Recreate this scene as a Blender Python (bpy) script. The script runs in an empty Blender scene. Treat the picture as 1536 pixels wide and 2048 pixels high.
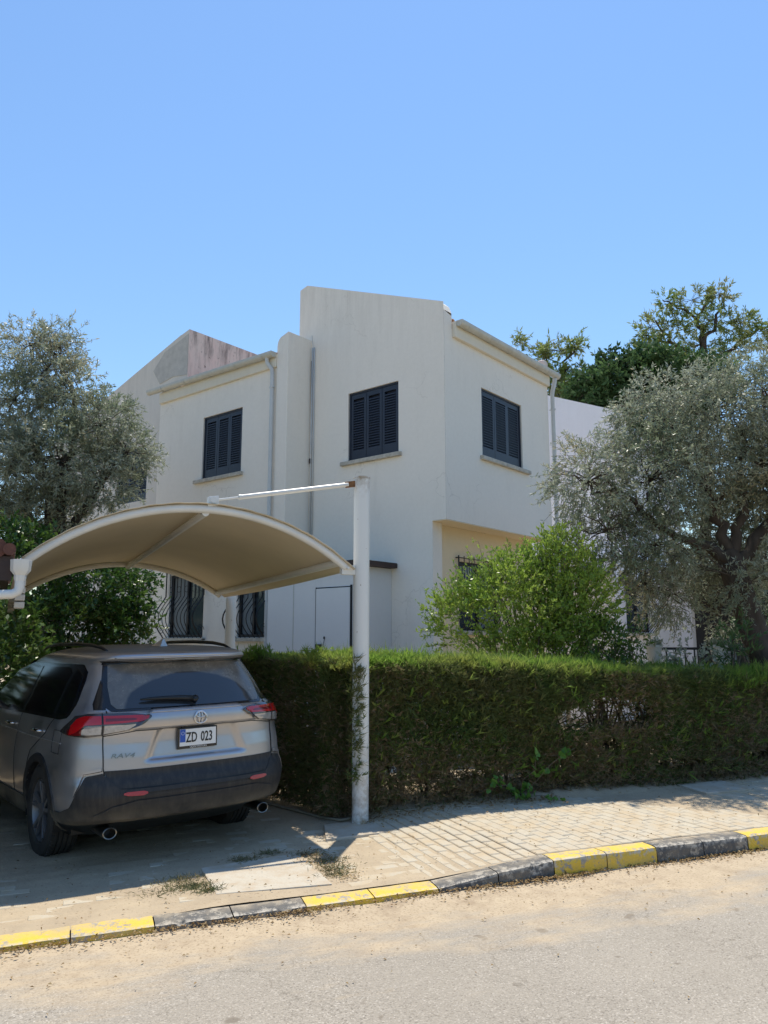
import bpy, bmesh, math, random
import numpy as np
from mathutils import Vector, Matrix
random.seed(7); rng = np.random.default_rng(7)
R = math.radians
scn = bpy.context.scene
C = scn.collection

# ------------------------------------------------------------------ camera, sky, sun, exposure
cam = bpy.data.cameras.new('camera'); cam_o = bpy.data.objects.new('camera', cam); C.objects.link(cam_o)
cam_o.location = (0, 0, 1.75); cam_o.rotation_euler = (R(90 + 9.33), 0, 0)
cam.sensor_fit = 'VERTICAL'; cam.sensor_height = 24; cam.lens = 24 * 1545 / 2048
cam.clip_start = 0.05; cam.clip_end = 3000
scn.camera = cam_o
SUN_EL, SUN_AZ = R(70), R(11)
world = bpy.data.worlds.new('World'); scn.world = world; world.use_nodes = True
wn = world.node_tree.nodes; wl = world.node_tree.links
sky = wn.new('ShaderNodeTexSky'); sky.sky_type = 'NISHITA'; sky.sun_disc = False
sky.sun_elevation = SUN_EL; sky.sun_rotation = SUN_AZ
sky.air_density = 1.6; sky.dust_density = .12; sky.ozone_density = 9.0; sky.altitude = 0
bg = wn['Background']; bg.inputs[1].default_value = 0.116
wl.new(sky.outputs[0], bg.inputs[0])
sun = bpy.data.lights.new('sun', 'SUN'); sun.energy = 3.75; sun.angle = R(0.55); sun.color = (1, .93, .80)
sun_o = bpy.data.objects.new('sun', sun); C.objects.link(sun_o)
sd = Vector((math.sin(SUN_AZ) * math.cos(SUN_EL), math.cos(SUN_AZ) * math.cos(SUN_EL), math.sin(SUN_EL)))
sun_o.rotation_euler = sd.to_track_quat('Z', 'Y').to_euler(); sun_o.location = (5, 20, 30)
scn.view_settings.view_transform = 'Standard'; scn.view_settings.look = 'None'
scn.view_settings.exposure = 0.50; scn.view_settings.gamma = 1
scn.view_settings.use_curve_mapping = False
scn.cycles.max_bounces = 8; scn.cycles.transparent_max_bounces = 8

# ------------------------------------------------------------------ helpers
def rot2(p, a): return (p[0] * math.cos(a) - p[1] * math.sin(a), p[0] * math.sin(a) + p[1] * math.cos(a))

def tag(o, label=None, cat=None, group=None, kind=None):
    if label: o['label'] = label
    if cat: o['category'] = cat
    if group: o['group'] = group
    if kind: o['kind'] = kind
    return o

def thing(name, label, cat, loc=(0, 0, 0), rz=0, group=None):
    o = bpy.data.objects.new(name, None); C.objects.link(o); o.empty_display_size = .2
    o.location = loc; o.rotation_euler = (0, 0, rz)
    return tag(o, label, cat, group)

def link(name, me, parent=None):
    o = bpy.data.objects.new(name, me); C.objects.link(o)
    if parent is not None: o.parent = parent
    return o

class MB:
    def __init__(s): s.v = []; s.f = []
    def add(s, v, f):
        n = len(s.v); s.v += [tuple(p) for p in v]; s.f += [tuple(i + n for i in q) for q in f]; return s
    def box(s, x0, x1, y0, y1, z0, z1):
        v = [(x, y, z) for z in (z0, z1) for y in (y0, y1) for x in (x0, x1)]
        return s.add(v, [(0, 2, 3, 1), (4, 5, 7, 6), (0, 1, 5, 4), (1, 3, 7, 5), (3, 2, 6, 7), (2, 0, 4, 6)])
    def obox(s, c, ax, ay, az, hx, hy, hz):
        c, ax, ay, az = map(Vector, (c, ax, ay, az)); v = []
        for k in (-1, 1):
            for j in (-1, 1):
                for i in (-1, 1): v.append(c + ax * (i * hx) + ay * (j * hy) + az * (k * hz))
        return s.add(v, [(0, 2, 3, 1), (4, 5, 7, 6), (0, 1, 5, 4), (1, 3, 7, 5), (3, 2, 6, 7), (2, 0, 4, 6)])
    def tube(s, pts, rad, n=8, cap=True, closed=False):
        pts = [Vector(p) for p in pts]; m = len(pts)
        rad = [rad] * m if not hasattr(rad, '__len__') else rad
        prev = None; v = []
        for i, p in enumerate(pts):
            a = pts[(i - 1) % m] if (i > 0 or closed) else p; b = pts[(i + 1) % m] if (i < m - 1 or closed) else p
            t = (b - a)
            t = t.normalized() if t.length > 1e-9 else Vector((0, 0, 1))
            if prev is None:
                h = Vector((0, 0, 1)) if abs(t.z) < .9 else Vector((1, 0, 0)); u = t.cross(h).normalized()
            else:
                u = prev - t * prev.dot(t); u = u.normalized() if u.length > 1e-6 else t.orthogonal().normalized()
            prev = u; w = t.cross(u)
            for k in range(n):
                an = 2 * math.pi * k / n; v.append(p + (u * math.cos(an) + w * math.sin(an)) * rad[i])
        f = []
        for i in range(m if closed else m - 1):
            i2 = (i + 1) % m
            for k in range(n): f.append((i * n + k, i * n + (k + 1) % n, i2 * n + (k + 1) % n, i2 * n + k))
        if cap and not closed: f.append(tuple(range(n - 1, -1, -1))); f.append(tuple((m - 1) * n + k for k in range(n)))
        return s.add(v, f)
    def prism(s, poly, fn, d0, d1):     # poly of 2D points, fn(a, b, d) -> xyz
        n = len(poly); v = [fn(a, b, d0) for a, b in poly] + [fn(a, b, d1) for a, b in poly]
        return s.add(v, [tuple(range(n - 1, -1, -1)), tuple(range(n, 2 * n))] + [(i, (i + 1) % n, n + (i + 1) % n, n + i) for i in range(n)])
    def lathe(s, prof, n=24, fn=lambda x, y, z: (x, y, z), closed=False):  # prof: (r, z)
        v = []; m = len(prof)
        for r, z in prof:
            for k in range(n):
                a = 2 * math.pi * k / n; v.append(fn(r * math.cos(a), r * math.sin(a), z))
        f = []
        for i in range(m if closed else m - 1):
            i2 = (i + 1) % m
            for k in range(n): f.append((i * n + k, i * n + (k + 1) % n, i2 * n + (k + 1) % n, i2 * n + k))
        return s.add(v, f)
    def build(s, name, mat, parent=None, smooth=False, bevel=0, seg=2, fix=True):
        me = bpy.data.meshes.new(name); me.from_pydata(s.v, [], s.f)
        if fix:
            bm = bmesh.new(); bm.from_mesh(me); bmesh.ops.recalc_face_normals(bm, faces=bm.faces)
            if bevel: bmesh.ops.bevel(bm, geom=[e for e in bm.edges if len(e.link_faces) == 2 and e.calc_face_angle(0) > .5], offset=bevel, segments=seg, affect='EDGES', profile=.6)
            bm.to_mesh(me); bm.free()
        if mat: me.materials.append(mat)
        if smooth == 'auto':
            me.polygons.foreach_set('use_smooth', [True] * len(me.polygons))
            try: me.set_sharp_from_angle(angle=R(35))
            except Exception: pass
        elif smooth: me.polygons.foreach_set('use_smooth', [True] * len(me.polygons))
        return link(name, me, parent)

def np_mesh(name, V, k, mat, parent=None, smooth=False):
    """V: (N*k,3) vertices; every k consecutive ones form one face"""
    V = np.ascontiguousarray(V, dtype=np.float32).reshape(-1, 3); n = len(V); nf = n // k
    me = bpy.data.meshes.new(name); me.vertices.add(n); me.vertices.foreach_set('co', V.ravel())
    me.loops.add(n); me.loops.foreach_set('vertex_index', np.arange(n, dtype=np.int32))
    me.polygons.add(nf); me.polygons.foreach_set('loop_start', np.arange(0, n, k, dtype=np.int32))
    me.update(calc_edges=True); me.materials.append(mat)
    return link(name, me, parent)

def grid_mesh(name, V, nu, nv, mat, parent=None, smooth=True, wrap=False):
    """V (nu,nv,3)"""
    V = np.asarray(V, dtype=np.float32).reshape(-1, 3)
    iu = np.arange(nu if wrap else nu - 1)[:, None]; iv = np.arange(nv - 1)[None, :]
    a = iu * nv + iv; b = ((iu + 1) % nu) * nv + iv
    F = np.stack([a, b, b + 1, a + 1], -1).reshape(-1, 4)
    me = bpy.data.meshes.new(name); me.from_pydata(V.tolist(), [], F.tolist()); me.materials.append(mat)
    if smooth: me.polygons.foreach_set('use_smooth', [True] * len(me.polygons))
    me.update()
    return link(name, me, parent)

def unit(a): return a / (np.linalg.norm(a, axis=-1, keepdims=True) + 1e-9)
def rand_dir(n): return unit(rng.normal(size=(n, 3)))
def noise3(p, f, seed=0):
    """cheap smooth noise, about -1..1"""
    r = np.random.default_rng(seed); out = 0; amp = 0
    for o in range(3):
        k = r.normal(size=(4, 3)) * f * (1.9 ** o); ph = r.uniform(0, 6.28, 4); a = .6 ** o
        out = out + a * np.sin(p @ k.T + ph).mean(-1) * 1.6; amp += a
    return out / amp

def leaf_quads(pos, d, L, W, nrm=None):
    d = unit(d); n = len(pos)
    if nrm is None: nrm = rand_dir(n)
    s = unit(np.cross(d, nrm)); L = np.broadcast_to(np.asarray(L).reshape(-1, 1), (n, 1)); W = np.broadcast_to(np.asarray(W).reshape(-1, 1), (n, 1))
    m = pos + d * L * .45
    return np.stack([pos, m + s * W * .5, pos + d * L, m - s * W * .5], 1).reshape(-1, 3)

def bark_trunk(name, pts, rad, m_, parent, rings=70, sides=36):
    """gnarled trunk: smooth path, fluted and lumpy skin"""
    P_ = np.array([np.array(p, float) for p in pts]); rad = np.array(rad, float); t = np.linspace(0, len(P_) - 1, rings); i = np.clip(t.astype(int), 0, len(P_) - 2); f = (t - i)[:, None]
    g = lambda k: P_[np.clip(k, 0, len(P_) - 1)]
    c = .5 * ((2 * g(i)) + (g(i + 1) - g(i - 1)) * f + (2 * g(i - 1) - 5 * g(i) + 4 * g(i + 1) - g(i + 2)) * f ** 2 + (-g(i - 1) + 3 * g(i) - 3 * g(i + 1) + g(i + 2)) * f ** 3)
    r = np.interp(t, np.arange(len(rad)), rad); T = unit(np.gradient(c, axis=0)); X = np.array([1., 0, 0]); U = unit(X - T * (T @ X)[:, None]); W = np.cross(T, U)
    a = np.linspace(0, 2 * math.pi, sides + 1)[:-1]; V = np.zeros((sides, rings, 3))
    s = np.concatenate([[0], np.cumsum(np.linalg.norm(np.diff(c, axis=0), axis=1))])
    for k, an in enumerate(a):
        q = np.stack([np.cos(an) * np.ones(rings) * 2.2, np.sin(an) * np.ones(rings) * 2.2, s * 1.1], -1); q2 = np.stack([np.cos(an) * np.ones(rings) * 5 + s, np.sin(an) * np.ones(rings) * 5, s * 2.2], -1)
        rr = r * (1 + .16 * noise3(q, 1.0, 91) - .16 * np.abs(noise3(q2, 1.6, 92)) + .05 * noise3(q2, 4, 93))
        V[k] = c + (U * math.cos(an) + W * math.sin(an)) * rr[:, None]
    return grid_mesh(name, V, sides, rings, m_, parent, wrap=True)

# ------------------------------------------------------------------ materials
def mat(name, col, rough=.7, metal=0, spec=.5, var=0, vscale=4, bump=0, bscale=40, col2=None, emit=None, coat=0, stretch=None, detail=6):
    m = bpy.data.materials.new(name); m.use_nodes = True; nt = m.node_tree; N = nt.nodes; L = nt.links
    b = N['Principled BSDF']; b.inputs['Base Color'].default_value = (*col, 1); b.inputs['Roughness'].default_value = rough
    b.inputs['Metallic'].default_value = metal; b.inputs['Specular IOR Level'].default_value = spec
    if coat: b.inputs['Coat Weight'].default_value = coat; b.inputs['Coat Roughness'].default_value = .08
    tc = N.new('ShaderNodeTexCoord'); src = tc.outputs['Object']
    if stretch:
        mp = N.new('ShaderNodeMapping'); mp.inputs['Scale'].default_value = stretch; L.new(src, mp.inputs[0]); src = mp.outputs[0]
    if var:
        nz = N.new('ShaderNodeTexNoise'); nz.inputs['Scale'].default_value = vscale; nz.inputs['Detail'].default_value = detail; nz.inputs['Roughness'].default_value = .65
        L.new(src, nz.inputs['Vector'])
        rp = N.new('ShaderNodeMapRange'); rp.inputs[1].default_value = .32; rp.inputs[2].default_value = .68
        L.new(nz.outputs[0], rp.inputs[0])
        mx = N.new('ShaderNodeMix'); mx.data_type = 'RGBA'
        c2 = col2 if col2 else tuple(c * (1 - var) for c in col)
        mx.inputs[6].default_value = (*col, 1); mx.inputs[7].default_value = (*c2, 1)
        L.new(rp.outputs[0], mx.inputs[0]); L.new(mx.outputs[2], b.inputs['Base Color'])
    if bump:
        nz2 = N.new('ShaderNodeTexNoise'); nz2.inputs['Scale'].default_value = bscale; nz2.inputs['Detail'].default_value = 5
        L.new(tc.outputs['Object'], nz2.inputs['Vector'])
        bp = N.new('ShaderNodeBump'); bp.inputs['Strength'].default_value = bump; bp.inputs['Distance'].default_value = .01
        L.new(nz2.outputs[0], bp.inputs['Height']); L.new(bp.outputs[0], b.inputs['Normal'])
    if emit: b.inputs['Emission Color'].default_value = (*emit, 1); b.inputs['Emission Strength'].default_value = 1
    return m

def mixrgb(N, L, fac, a, b, typ='MIX'):
    mx = N.new('ShaderNodeMix'); mx.data_type = 'RGBA'; mx.blend_type = typ
    for i, x in ((0, fac), (6, a), (7, b)):
        if hasattr(x, 'links') or hasattr(x, 'is_linked'): L.new(x, mx.inputs[i])
        elif i: mx.inputs[i].default_value = (*x, 1)
        else: mx.inputs[i].default_value = x
    return mx.outputs[2]

def nzt(N, L, vec, scale, detail=5, rough=.6, lo=.35, hi=.65):
    n = N.new('ShaderNodeTexNoise'); n.inputs['Scale'].default_value = scale; n.inputs['Detail'].default_value = detail; n.inputs['Roughness'].default_value = rough
    if vec is not None: L.new(vec, n.inputs['Vector'])
    r = N.new('ShaderNodeMapRange'); r.inputs[1].default_value = lo; r.inputs[2].default_value = hi; L.new(n.outputs[0], r.inputs[0])
    return r.outputs[0]

def leaf_mat(name, c1, c2, c3=None, trans=.35, rough=.5, clump=1.2, spec=.4):
    m = bpy.data.materials.new(name); m.use_nodes = True; nt = m.node_tree; N = nt.nodes; L = nt.links
    b = N['Principled BSDF']; b.inputs['Roughness'].default_value = rough; b.inputs['Specular IOR Level'].default_value = spec
    g = N.new('ShaderNodeNewGeometry'); tc = N.new('ShaderNodeTexCoord')
    col = mixrgb(N, L, g.outputs['Random Per Island'], c1, c2)
    if c3: col = mixrgb(N, L, nzt(N, L, tc.outputs['Object'], clump, 3, .5, .42, .68), col, c3)
    L.new(col, b.inputs['Base Color'])
    t = N.new('ShaderNodeBsdfTranslucent'); L.new(col, t.inputs[0])
    ms = N.new('ShaderNodeMixShader'); ms.inputs[0].default_value = trans
    L.new(b.outputs[0], ms.inputs[1]); L.new(t.outputs[0], ms.inputs[2]); L.new(ms.outputs[0], N['Material Output'].inputs[0])
    return m

def plaster(name, base, stain, amt=.5):
    m = bpy.data.materials.new(name); m.use_nodes = True; N = m.node_tree.nodes; L = m.node_tree.links
    b = N['Principled BSDF']; b.inputs['Roughness'].default_value = .88; b.inputs['Specular IOR Level'].default_value = .25
    tc = N.new('ShaderNodeTexCoord'); o = tc.outputs['Object']
    mp = N.new('ShaderNodeMapping'); mp.inputs['Scale'].default_value = (2.2, 2.2, .25); L.new(o, mp.inputs[0])
    streak = nzt(N, L, mp.outputs[0], 1.6, 6, .7, .48, .75)
    blot = nzt(N, L, o, .55, 6, .62, .45, .72)
    fine = nzt(N, L, o, 14, 4, .6, .3, .7)
    msk = nzt(N, L, o, .9, 4, .6, .48, .70); mk = N.new('ShaderNodeMath'); mk.operation = 'MULTIPLY'; L.new(streak, mk.inputs[0]); L.new(msk, mk.inputs[1]); mu = N.new('ShaderNodeMath'); mu.operation = 'MULTIPLY'; L.new(mk.outputs[0], mu.inputs[0]); mu.inputs[1].default_value = amt
    c = mixrgb(N, L, mu.outputs[0], base, stain)
    spz = N.new('ShaderNodeSeparateXYZ'); L.new(o, spz.inputs[0]); hz = N.new('ShaderNodeMapRange'); L.new(spz.outputs[2], hz.inputs[0]); hz.inputs[1].default_value = 6.4; hz.inputs[2].default_value = 8.6; hz.inputs[4].default_value = .40
    lz = N.new('ShaderNodeMapRange'); L.new(spz.outputs[2], lz.inputs[0]); lz.inputs[1].default_value = 2.0; lz.inputs[2].default_value = .2; lz.inputs[4].default_value = .5
    hl = N.new('ShaderNodeMath'); hl.operation = 'ADD'; L.new(hz.outputs[0], hl.inputs[0]); L.new(lz.outputs[0], hl.inputs[1]); s2 = nzt(N, L, mp.outputs[0], 2.9, 7, .75, .42, .70); hm = N.new('ShaderNodeMath'); hm.operation = 'MULTIPLY'; L.new(hl.outputs[0], hm.inputs[0]); L.new(s2, hm.inputs[1]); c = mixrgb(N, L, hm.outputs[0], c, stain)
    mu2 = N.new('ShaderNodeMath'); mu2.operation = 'MULTIPLY'; L.new(blot, mu2.inputs[0]); mu2.inputs[1].default_value = amt * .8
    c = mixrgb(N, L, mu2.outputs[0], c, tuple(x * .88 for x in base))
    mu3 = N.new('ShaderNodeMath'); mu3.operation = 'MULTIPLY'; L.new(fine, mu3.inputs[0]); mu3.inputs[1].default_value = .10
    c = mixrgb(N, L, mu3.outputs[0], c, stain)
    cv = N.new('ShaderNodeTexVoronoi'); cv.feature = 'DISTANCE_TO_EDGE'; cv.inputs['Scale'].default_value = .55; cn = N.new('ShaderNodeTexNoise'); cn.inputs['Scale'].default_value = 3; cn.inputs['Detail'].default_value = 7; L.new(o, cn.inputs['Vector']); cm = N.new('ShaderNodeVectorMath'); cm.operation = 'MULTIPLY_ADD'; L.new(cn.outputs['Color'], cm.inputs[0]); cm.inputs[1].default_value = (.6, .6, .6); L.new(o, cm.inputs[2]); L.new(cm.outputs[0], cv.inputs['Vector']); cr_ = N.new('ShaderNodeMapRange'); L.new(cv.outputs['Distance'], cr_.inputs[0]); cr_.inputs[1].default_value = .006; cr_.inputs[2].default_value = .0; cx_ = N.new('ShaderNodeMath'); cx_.operation = 'MULTIPLY'; L.new(cr_.outputs[0], cx_.inputs[0]); L.new(nzt(N, L, o, .8, 3, .5, .5, .62), cx_.inputs[1]); cy_ = N.new('ShaderNodeMath'); cy_.operation = 'MULTIPLY'; L.new(cx_.outputs[0], cy_.inputs[0]); cy_.inputs[1].default_value = .5; c = mixrgb(N, L, cy_.outputs[0], c, stain)
    L.new(c, b.inputs['Base Color'])
    nb = N.new('ShaderNodeTexNoise'); nb.inputs['Scale'].default_value = 28; nb.inputs['Detail'].default_value = 6; L.new(o, nb.inputs['Vector'])
    nb2 = N.new('ShaderNodeTexNoise'); nb2.inputs['Scale'].default_value = 1.7; nb2.inputs['Detail'].default_value = 3; L.new(o, nb2.inputs['Vector'])
    ad = N.new('ShaderNodeMath'); ad.operation = 'MULTIPLY_ADD'; L.new(nb2.outputs[0], ad.inputs[0]); ad.inputs[1].default_value = 6; L.new(nb.outputs[0], ad.inputs[2])
    bp = N.new('ShaderNodeBump'); bp.inputs['Strength'].default_value = .25; bp.inputs['Distance'].default_value = .006
    L.new(ad.outputs[0], bp.inputs['Height']); L.new(bp.outputs[0], b.inputs['Normal'])
    return m

M_wall = plaster('white_plaster', (.87, .815, .73), (.55, .50, .43), .34)
M_wall2 = plaster('neighbour_plaster', (.92, .88, .88), (.76, .72, .70), .2)
M_beige = plaster('beige_plaster', (.80, .68, .48), (.62, .51, .35), .3)
M_fascia = plaster('fascia_plaster', (.76, .71, .60), (.55, .50, .40), .3)
M_gable = plaster('grey_gable_plaster', (.68, .64, .58), (.42, .40, .37), .5)
def mould():
    m = bpy.data.materials.new('faded_pink_mouldy_plaster'); m.use_nodes = True; N = m.node_tree.nodes; L = m.node_tree.links
    b = N['Principled BSDF']; b.inputs['Roughness'].default_value = .92
    tc = N.new('ShaderNodeTexCoord'); o = tc.outputs['Object']; sp = N.new('ShaderNodeSeparateXYZ'); L.new(o, sp.inputs[0])
    mp = N.new('ShaderNodeMapping'); mp.inputs['Scale'].default_value = (3, 3, .6); L.new(o, mp.inputs[0])
    c = mixrgb(N, L, nzt(N, L, o, 1.3, 6, .65, .35, .65), (.66, .54, .49), (.62, .58, .53))
    hi = N.new('ShaderNodeMapRange'); L.new(sp.outputs[2], hi.inputs[0]); hi.inputs[1].default_value = 8.2; hi.inputs[2].default_value = 9.1; hi.inputs[3].default_value = .25; hi.inputs[4].default_value = 1
    st = nzt(N, L, mp.outputs[0], 2.4, 7, .72, .46, .66); mu = N.new('ShaderNodeMath'); mu.operation = 'MULTIPLY'; L.new(hi.outputs[0], mu.inputs[0]); L.new(st, mu.inputs[1])
    c = mixrgb(N, L, mu.outputs[0], c, (.17, .155, .145)); c = mixrgb(N, L, nzt(N, L, o, 6, 6, .7, .62, .66), c, (.16, .14, .13)); L.new(c, b.inputs['Base Color']); return m
M_pink = mould()
M_cement = mat('cement_render', (.52, .50, .46), .9, var=.2, vscale=6, bump=.3)
M_conc = mat('sill_concrete', (.60, .56, .48), .9, var=.4, vscale=9, bump=.4, bscale=60)
M_gutter = mat('gutter_pvc', (.56, .56, .51), .45, var=.18, vscale=5)
M_pipe = mat('downpipe_pvc', (.60, .61, .60), .45, var=.12, vscale=6)
M_shut = mat('navy_shutter_paint', (.020, .026, .046), .42, var=.25, vscale=12)
M_dark = mat('dark_interior', (.012, .013, .016), .6)
M_glassw = mat('house_window_glass', (.05, .07, .08), .06, spec=.6)
M_curtain = mat('curtain_cloth', (.22, .25, .26), .8, var=.2, vscale=20, stretch=(6, 6, .4))
M_iron = mat('black_wrought_iron', (.012, .012, .014), .5, var=.2)
M_tile = mat('terracotta_tile', (.42, .20, .12), .85, var=.45, vscale=7, col2=(.55, .45, .38), bump=.3)
M_tiledark = mat('weathered_brown_tile', (.16, .065, .045), .8, var=.5, vscale=9, bump=.3)
M_brown = mat('brown_fascia', (.055, .030, .024), .55, var=.3, vscale=8)
M_cab = plaster('cabinet_panel_paint', (.74, .74, .73), (.60, .60, .58), .3)
M_post = mat('white_post_paint', (.74, .73, .69), .38, var=.10, vscale=5)
M_rust = mat('rusted_steel', (.28, .13, .05), .85, var=.5, vscale=30)
M_wood = mat('olive_bark', (.095, .072, .055), .95, var=.55, vscale=9, bump=1.0, bscale=26, stretch=(1, 1, .3))
M_twig = mat('twig_bark', (.16, .12, .08), .9, var=.3, vscale=10)
M_drywood = mat('pale_dead_wood', (.42, .36, .28), .9, var=.3, vscale=10)

def painted_pole():
    m = bpy.data.materials.new('pole_paint_weathered'); m.use_nodes = True; N = m.node_tree.nodes; L = m.node_tree.links
    b = N['Principled BSDF']; b.inputs['Roughness'].default_value = .42
    tc = N.new('ShaderNodeTexCoord'); o = tc.outputs['Object']; sp = N.new('ShaderNodeSeparateXYZ'); L.new(o, sp.inputs[0])
    low = N.new('ShaderNodeMapRange'); L.new(sp.outputs[2], low.inputs[0]); low.inputs[1].default_value = .85; low.inputs[2].default_value = .0
    top = N.new('ShaderNodeMapRange'); L.new(sp.outputs[2], top.inputs[0]); top.inputs[1].default_value = 3.05; top.inputs[2].default_value = 3.3
    mxx = N.new('ShaderNodeMath'); mxx.operation = 'MAXIMUM'; L.new(low.outputs[0], mxx.inputs[0]); L.new(top.outputs[0], mxx.inputs[1])
    n = nzt(N, L, o, 9, 7, .7, .42, .62)
    mu = N.new('ShaderNodeMath'); mu.operation = 'MULTIPLY'; L.new(mxx.outputs[0], mu.inputs[0]); L.new(n, mu.inputs[1])
    c = mixrgb(N, L, mu.outputs[0], (.74, .73, .69), (.30, .21, .11))
    spots = nzt(N, L, o, 22, 5, .6, .70, .73)
    c = mixrgb(N, L, spots, c, (.22, .12, .06))
    L.new(c, b.inputs['Base Color']); return m
M_pole = painted_pole()

def membrane():
    m = bpy.data.materials.new('canopy_membrane'); m.use_nodes = True; N = m.node_tree.nodes; L = m.node_tree.links
    b = N['Principled BSDF']; b.inputs['Roughness'].default_value = .75
    tc = N.new('ShaderNodeTexCoord'); n = nzt(N, L, tc.outputs['Object'], 1.4, 5, .6, .3, .7)
    c = mixrgb(N, L, n, (.68, .61, .48), (.60, .54, .43)); L.new(c, b.inputs['Base Color'])
    t = N.new('ShaderNodeBsdfTranslucent'); t.inputs[0].default_value = (.60, .50, .32, 1)
    ms = N.new('ShaderNodeMixShader'); ms.inputs[0].default_value = .16
    L.new(b.outputs[0], ms.inputs[1]); L.new(t.outputs[0], ms.inputs[2]); L.new(ms.outputs[0], N['Material Output'].inputs[0]); return m
M_mem = membrane()

# street frame: e along the kerb (to the right and away), n towards the house
E2 = np.array([.928, .3725]); N2 = np.array([-.3725, .928]); K0 = np.array([-.5, 5.36])
STREET = math.atan2(.3725, .928)
def sw(e, n, z=0): p = K0 + E2 * e + N2 * n; return (p[0], p[1], z)
def hgt(e): # pavement height above the road
    return .055 + .075 * np.clip((np.asarray(e) - .95) / 1.0, 0, 1) - .035 * np.clip((-np.asarray(e) - .5) / 1.2, 0, 1) * 1.0

def road_mat():
    m = bpy.data.materials.new('sandy_asphalt'); m.use_nodes = True; N = m.node_tree.nodes; L = m.node_tree.links
    b = N['Principled BSDF']; b.inputs['Roughness'].default_value = .92; b.inputs['Specular IOR Level'].default_value = .2
    tc = N.new('ShaderNodeTexCoord'); o = tc.outputs['Object']; sp = N.new('ShaderNodeSeparateXYZ'); L.new(o, sp.inputs[0])
    v = N.new('ShaderNodeTexVoronoi'); v.inputs['Scale'].default_value = 130; L.new(o, v.inputs['Vector'])
    vc = N.new('ShaderNodeSeparateColor'); L.new(v.outputs['Color'], vc.inputs[0])
    r = N.new('ShaderNodeValToRGB'); L.new(vc.outputs[0], r.inputs[0])
    e = r.color_ramp.elements; e[0].position = 0; e[0].color = (.17, .145, .12, 1); e[1].position = 1; e[1].color = (.60, .54, .46, 1)
    for p, c in ((.16, (.31, .275, .225, 1)), (.8, (.39, .345, .285, 1)), (.94, (.48, .43, .36, 1))):
        x = e.new(p); x.color = c
    big0 = nzt(N, L, o, .9, 5, .6, .35, .68); bm_ = N.new('ShaderNodeMath'); bm_.operation = 'MULTIPLY'; L.new(big0, bm_.inputs[0]); bm_.inputs[1].default_value = .55; big = bm_.outputs[0]; r2_ = nzt(N, L, o, .35, 5, .65, .4, .62)
    c = mixrgb(N, L, big, r.outputs[0], (.42, .37, .30)); 
    patch = nzt(N, L, o, 4.5, 3, .5, .67, .71)
    c = mixrgb(N, L, patch, c, (.22, .185, .145)); rm_ = N.new('ShaderNodeMath'); rm_.operation = 'MULTIPLY'; L.new(r2_, rm_.inputs[0]); rm_.inputs[1].default_value = .35; c = mixrgb(N, L, rm_.outputs[0], c, (.27, .235, .19)); crk = N.new('ShaderNodeTexVoronoi'); crk.feature = 'DISTANCE_TO_EDGE'; crk.inputs['Scale'].default_value = .75; wv = N.new('ShaderNodeTexNoise'); wv.inputs['Scale'].default_value = 5; wv.inputs['Detail'].default_value = 6; L.new(o, wv.inputs['Vector']); wa = N.new('ShaderNodeVectorMath'); wa.operation = 'MULTIPLY_ADD'; L.new(wv.outputs['Color'], wa.inputs[0]); wa.inputs[1].default_value = (.35, .35, .35); L.new(o, wa.inputs[2]); L.new(wa.outputs[0], crk.inputs['Vector']); ck = N.new('ShaderNodeMapRange'); L.new(crk.outputs['Distance'], ck.inputs[0]); ck.inputs[1].default_value = .004; ck.inputs[2].default_value = .0; ck.inputs[4].default_value = .45; c = mixrgb(N, L, ck.outputs[0], c, (.14, .12, .09))
    # sand band next to the kerb, y local is n (negative towards the camera)
    mr = N.new('ShaderNodeMapRange'); L.new(sp.outputs[1], mr.inputs[0]); mr.inputs[1].default_value = -1.35; mr.inputs[2].default_value = .05
    mp = N.new('ShaderNodeMapping'); mp.inputs['Scale'].default_value = (.55, 1.6, 1); L.new(o, mp.inputs[0])
    nn = N.new('ShaderNodeTexNoise'); nn.inputs['Scale'].default_value = 1.7; nn.inputs['Detail'].default_value = 8; nn.inputs['Roughness'].default_value = .68; L.new(mp.outputs[0], nn.inputs['Vector'])
    ad = N.new('ShaderNodeMath'); ad.operation = 'ADD'; na = N.new('ShaderNodeMath'); na.operation = 'MULTIPLY_ADD'; L.new(nn.outputs[0], na.inputs[0]); na.inputs[1].default_value = 2.1; na.inputs[2].default_value = -.55; L.new(mr.outputs[0], ad.inputs[0]); L.new(na.outputs[0], ad.inputs[1])
    m2 = N.new('ShaderNodeMapRange'); L.new(ad.outputs[0], m2.inputs[0]); m2.inputs[1].default_value = .78; m2.inputs[2].default_value = 1.22
    sand = mixrgb(N, L, nzt(N, L, o, 6, 6, .7, .3, .7), (.52, .42, .29), (.42, .33, .225))
    sand = mixrgb(N, L, nzt(N, L, o, 2.6, 7, .72, .52, .70), sand, (.33, .25, .17)); sand = mixrgb(N, L, nzt(N, L, o, 55, 4, .65, .54, .68), sand, (.27, .20, .13))
    c = mixrgb(N, L, m2.outputs[0], c, sand)
    L.new(c, b.inputs['Base Color'])
    v2 = N.new('ShaderNodeTexNoise'); v2.inputs['Scale'].default_value = 85; v2.inputs['Detail'].default_value = 4; L.new(o, v2.inputs['Vector'])
    inv = N.new('ShaderNodeMath'); inv.operation = 'SUBTRACT'; inv.inputs[0].default_value = 1.15; L.new(m2.outputs[0], inv.inputs[1])
    bp = N.new('ShaderNodeBump'); bp.inputs['Distance'].default_value = .006; L.new(inv.outputs[0], bp.inputs['Strength']); L.new(v2.outputs[0], bp.inputs['Height']); L.new(bp.outputs[0], b.inputs['Normal'])
    return m
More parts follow.
